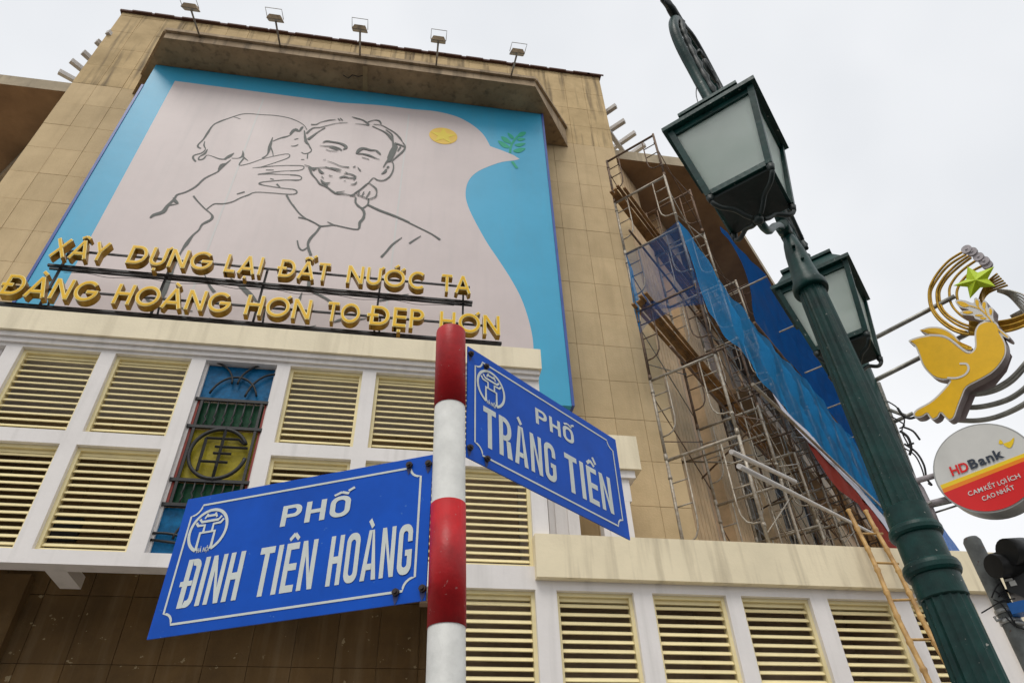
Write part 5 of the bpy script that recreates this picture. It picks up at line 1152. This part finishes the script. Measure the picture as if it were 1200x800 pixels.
bwrite('HD', (345, 413), (470, 372), 72, 'bankred', .028); bwrite('Bank', (480, 365), (722, 275), 74, 'bankgrey', .028)
bwrite('CAM', (466, 560), (570, 524), 36, 'bankwhite', .012); bwrite('KẾT', (582, 519), (664, 490), 36, 'bankwhite', .012); bwrite('LỢI', (680, 484), (742, 462), 36, 'bankwhite', .012); bwrite('ÍCH', (758, 456), (840, 424), 36, 'bankwhite', .012)
bwrite('CAO', (568, 595), (662, 560), 36, 'bankwhite', .012); bwrite('NHẤT', (676, 554), (800, 508), 36, 'bankwhite', .012)
q = MB()
for lf_ in ([(688, 150), (712, 175), (705, 185), (680, 182)], [(712, 182), (760, 165), (790, 135), (785, 180), (762, 213), (735, 205)]):
    n = len(q.v); P_ = cat(lf_, 2, closed=True); q.v += [vv(x, y, .0565) for x, y in P_]; q.face(list(range(n, n+len(P_))))
q.build('logo_mark', M['bankyellow'], dk, fix=False)
for P_ in ([(1068, 565), (1099, 556)], [(1080, 592), (1112, 584)]): q = MB(); dtube(q, P_, .018, -.0, 8, 0); q.build('bracket_arm', M['greydisc'], BS)
q = MB(); dtube(q, [(1065, 552), (1080, 572), (1092, 597), (1098, 612)], .014, -.02, 6, 0); q.build('bracket_rail', M['greydisc'], BS)
q = MB(); dtube(q, [(1082, 596), (1130, 585)], .006, -.03, 5, 0); dtube(q, [(1094, 601), (1122, 592)], .006, -.05, 5, 0); dtube(q, [(1072, 598), (1092, 588)], .006, .03, 5, 0); q.build('threaded_rod', M['greytube'], BS)

# cables tangled round the rear post
cabs = [[(1060, 525), (1072, 533), (1080, 548), (1084, 562)], [(1060, 520), (1074, 530), (1083, 545), (1086, 560), (1092, 568), (1088, 566)], [(1052, 478), (1058, 486), (1066, 490), (1074, 488)], [(1045, 488), (1055, 494), (1060, 498), (1054, 502)],
        [(1058, 500), (1070, 505), (1078, 515)], [(1055, 505), (1064, 512), (1068, 524), (1066, 533)], [(1040, 470), (1052, 478), (1060, 492), (1057, 505), (1064, 520)], [(1062, 522), (1071, 519)]]
for i, cb in enumerate(cabs):
    q = MB(); dtube(q, cb, .0045+.002*(i % 3), -.01+.01*(i % 3), 5); tag(q.build('cable', M['cable']), ['black cable looping down beside the bank sign bracket', 'black cable curling to a hook at the upper bracket arm', 'thin wire twisted at the foot of the dove support', 'short wire end sticking out behind the green post', 'fine loose wire arching left of the round sign', 'hanging wire left of the round sign, outermost of the tangle', 'long black cable following the rear post between the two signs', 'short stiff wire end pointing at the round sign'][i], 'cable')

# ================================================================== TRAFFIC SIGNAL
a = at_r(1139, 634, 5.0); c = at_r(1195, 750, 5.0); dd = a-c; gb2 = c-dd*((c.z-.13)/dd.z)
TS = thing('traffic_signal', 'black traffic signal on a worn grey pole with a small blue box', 'traffic light', gb2)
q = MB(); q.tube([gb2, a, a+Zv*.02], [.052, .050, .040], 16); q.build('pole', M['tpole'], TS)
nt_ = (CAM-a); nt_.z = 0; nt_.normalize()
def tpx(x, y, l=0): return on_p(x, y, a+nt_*l, nt_)
th_ = tpx(1190, 668); sx_ = Vector((nt_.y, -nt_.x, 0))
if sx_.dot(tpx(1190, 700)-tpx(1150, 700)) < 0: sx_ = -sx_
yaw_ = (sx_*.8+nt_*.6).normalized(); fz = Vector((-yaw_.y, yaw_.x, 0)); fz = fz if fz.dot(nt_) > 0 else -fz
hx = MB(); pts_ = [(1165, 647), (1182, 641), (1200, 637), (1260, 650), (1262, 700), (1200, 700), (1181, 692), (1172, 668)]
hx.prism([tpx(x, y, .10) for x, y in pts_], -nt_*.22); hs = hx.build('signal_housing', M['signal'], TS)
q = MB(); c_ = tpx(1181, 662, .12); ax_ = (nt_*.7-sx_*.7-Zv*.1).normalized(); q.tube([c_-ax_*.05, c_+ax_*.10], [.062, .066], 20); q.build('visor', M['signal'], hs)
q = MB(); q.obox(c_+ax_*.1005, (sx_.cross(ax_).normalized()*.0, ax_*.0, Zv*0)); 
q = MB(); c2_ = tpx(1200, 645, .12); q.tube([c2_, c2_+ax_*.12], .075, 20); q.build('visor', M['signal'], hs)
q = MB(); q.obox(tpx(1187, 683, .104), (sx_*.016, Zv*.014, nt_*.003)); q.obox(tpx(1182, 679, .104), (sx_*.02, Zv*.006, nt_*.003)); q.build('label', M['bankwhite'], hs)
for P_ in ([(1146, 655), (1170, 650)], [(1178, 692), (1204, 690)], [(1165, 667), (1176, 663)]): q = MB(); q.tube([tpx(x, y) for x, y in P_], .010 if P_[0][0] != 1146 else .018, 6); q.build('mount', M['signal'], TS)
q = MB()
for x, y in ((1178, 717), (1181, 729)):
    m_ = on_p(x, y, a, nt_); t_ = (m_.z-gb2.z)/dd.z; cc = gb2+dd*t_; q = MB(); q.tube([cc-Zv*.012, cc+Zv*.012], .058, 18); q.build('clamp', M['metalrim'], TS)
q = MB(); q.tube([tpx(x, y, .04) for x, y in ((1165, 722), (1168, 727), (1176, 724))], .008, 6); q.tube([tpx(x, y, .05) for x, y in ((1190, 729), (1205, 731))], .014, 8); q.build('clamp_bolt', M['metalrim'], TS)
q = MB(); q.obox(tpx(1197, 713, .06), (sx_*.055, Zv*.030, nt_*.05)); q.build('blue_box', M['bluebox'], TS)
q = MB()
for P_ in ([(1162, 700), (1166, 690), (1172, 683), (1176, 690), (1170, 699)], [(1150, 718), (1160, 712), (1168, 707), (1176, 703), (1190, 701)], [(1166, 692), (1180, 700), (1186, 708)], [(1164, 702), (1172, 706), (1180, 716), (1192, 735)], [(1170, 696), (1182, 690), (1200, 694)], [(1178, 722), (1190, 733), (1205, 738)]):
    q.tube(cat([tpx(x, y, .06) for x, y in P_], 4), .004, 5)
o = q.build('wiring', M['cable'], TS); o['kind'] = 'stuff'
settle()
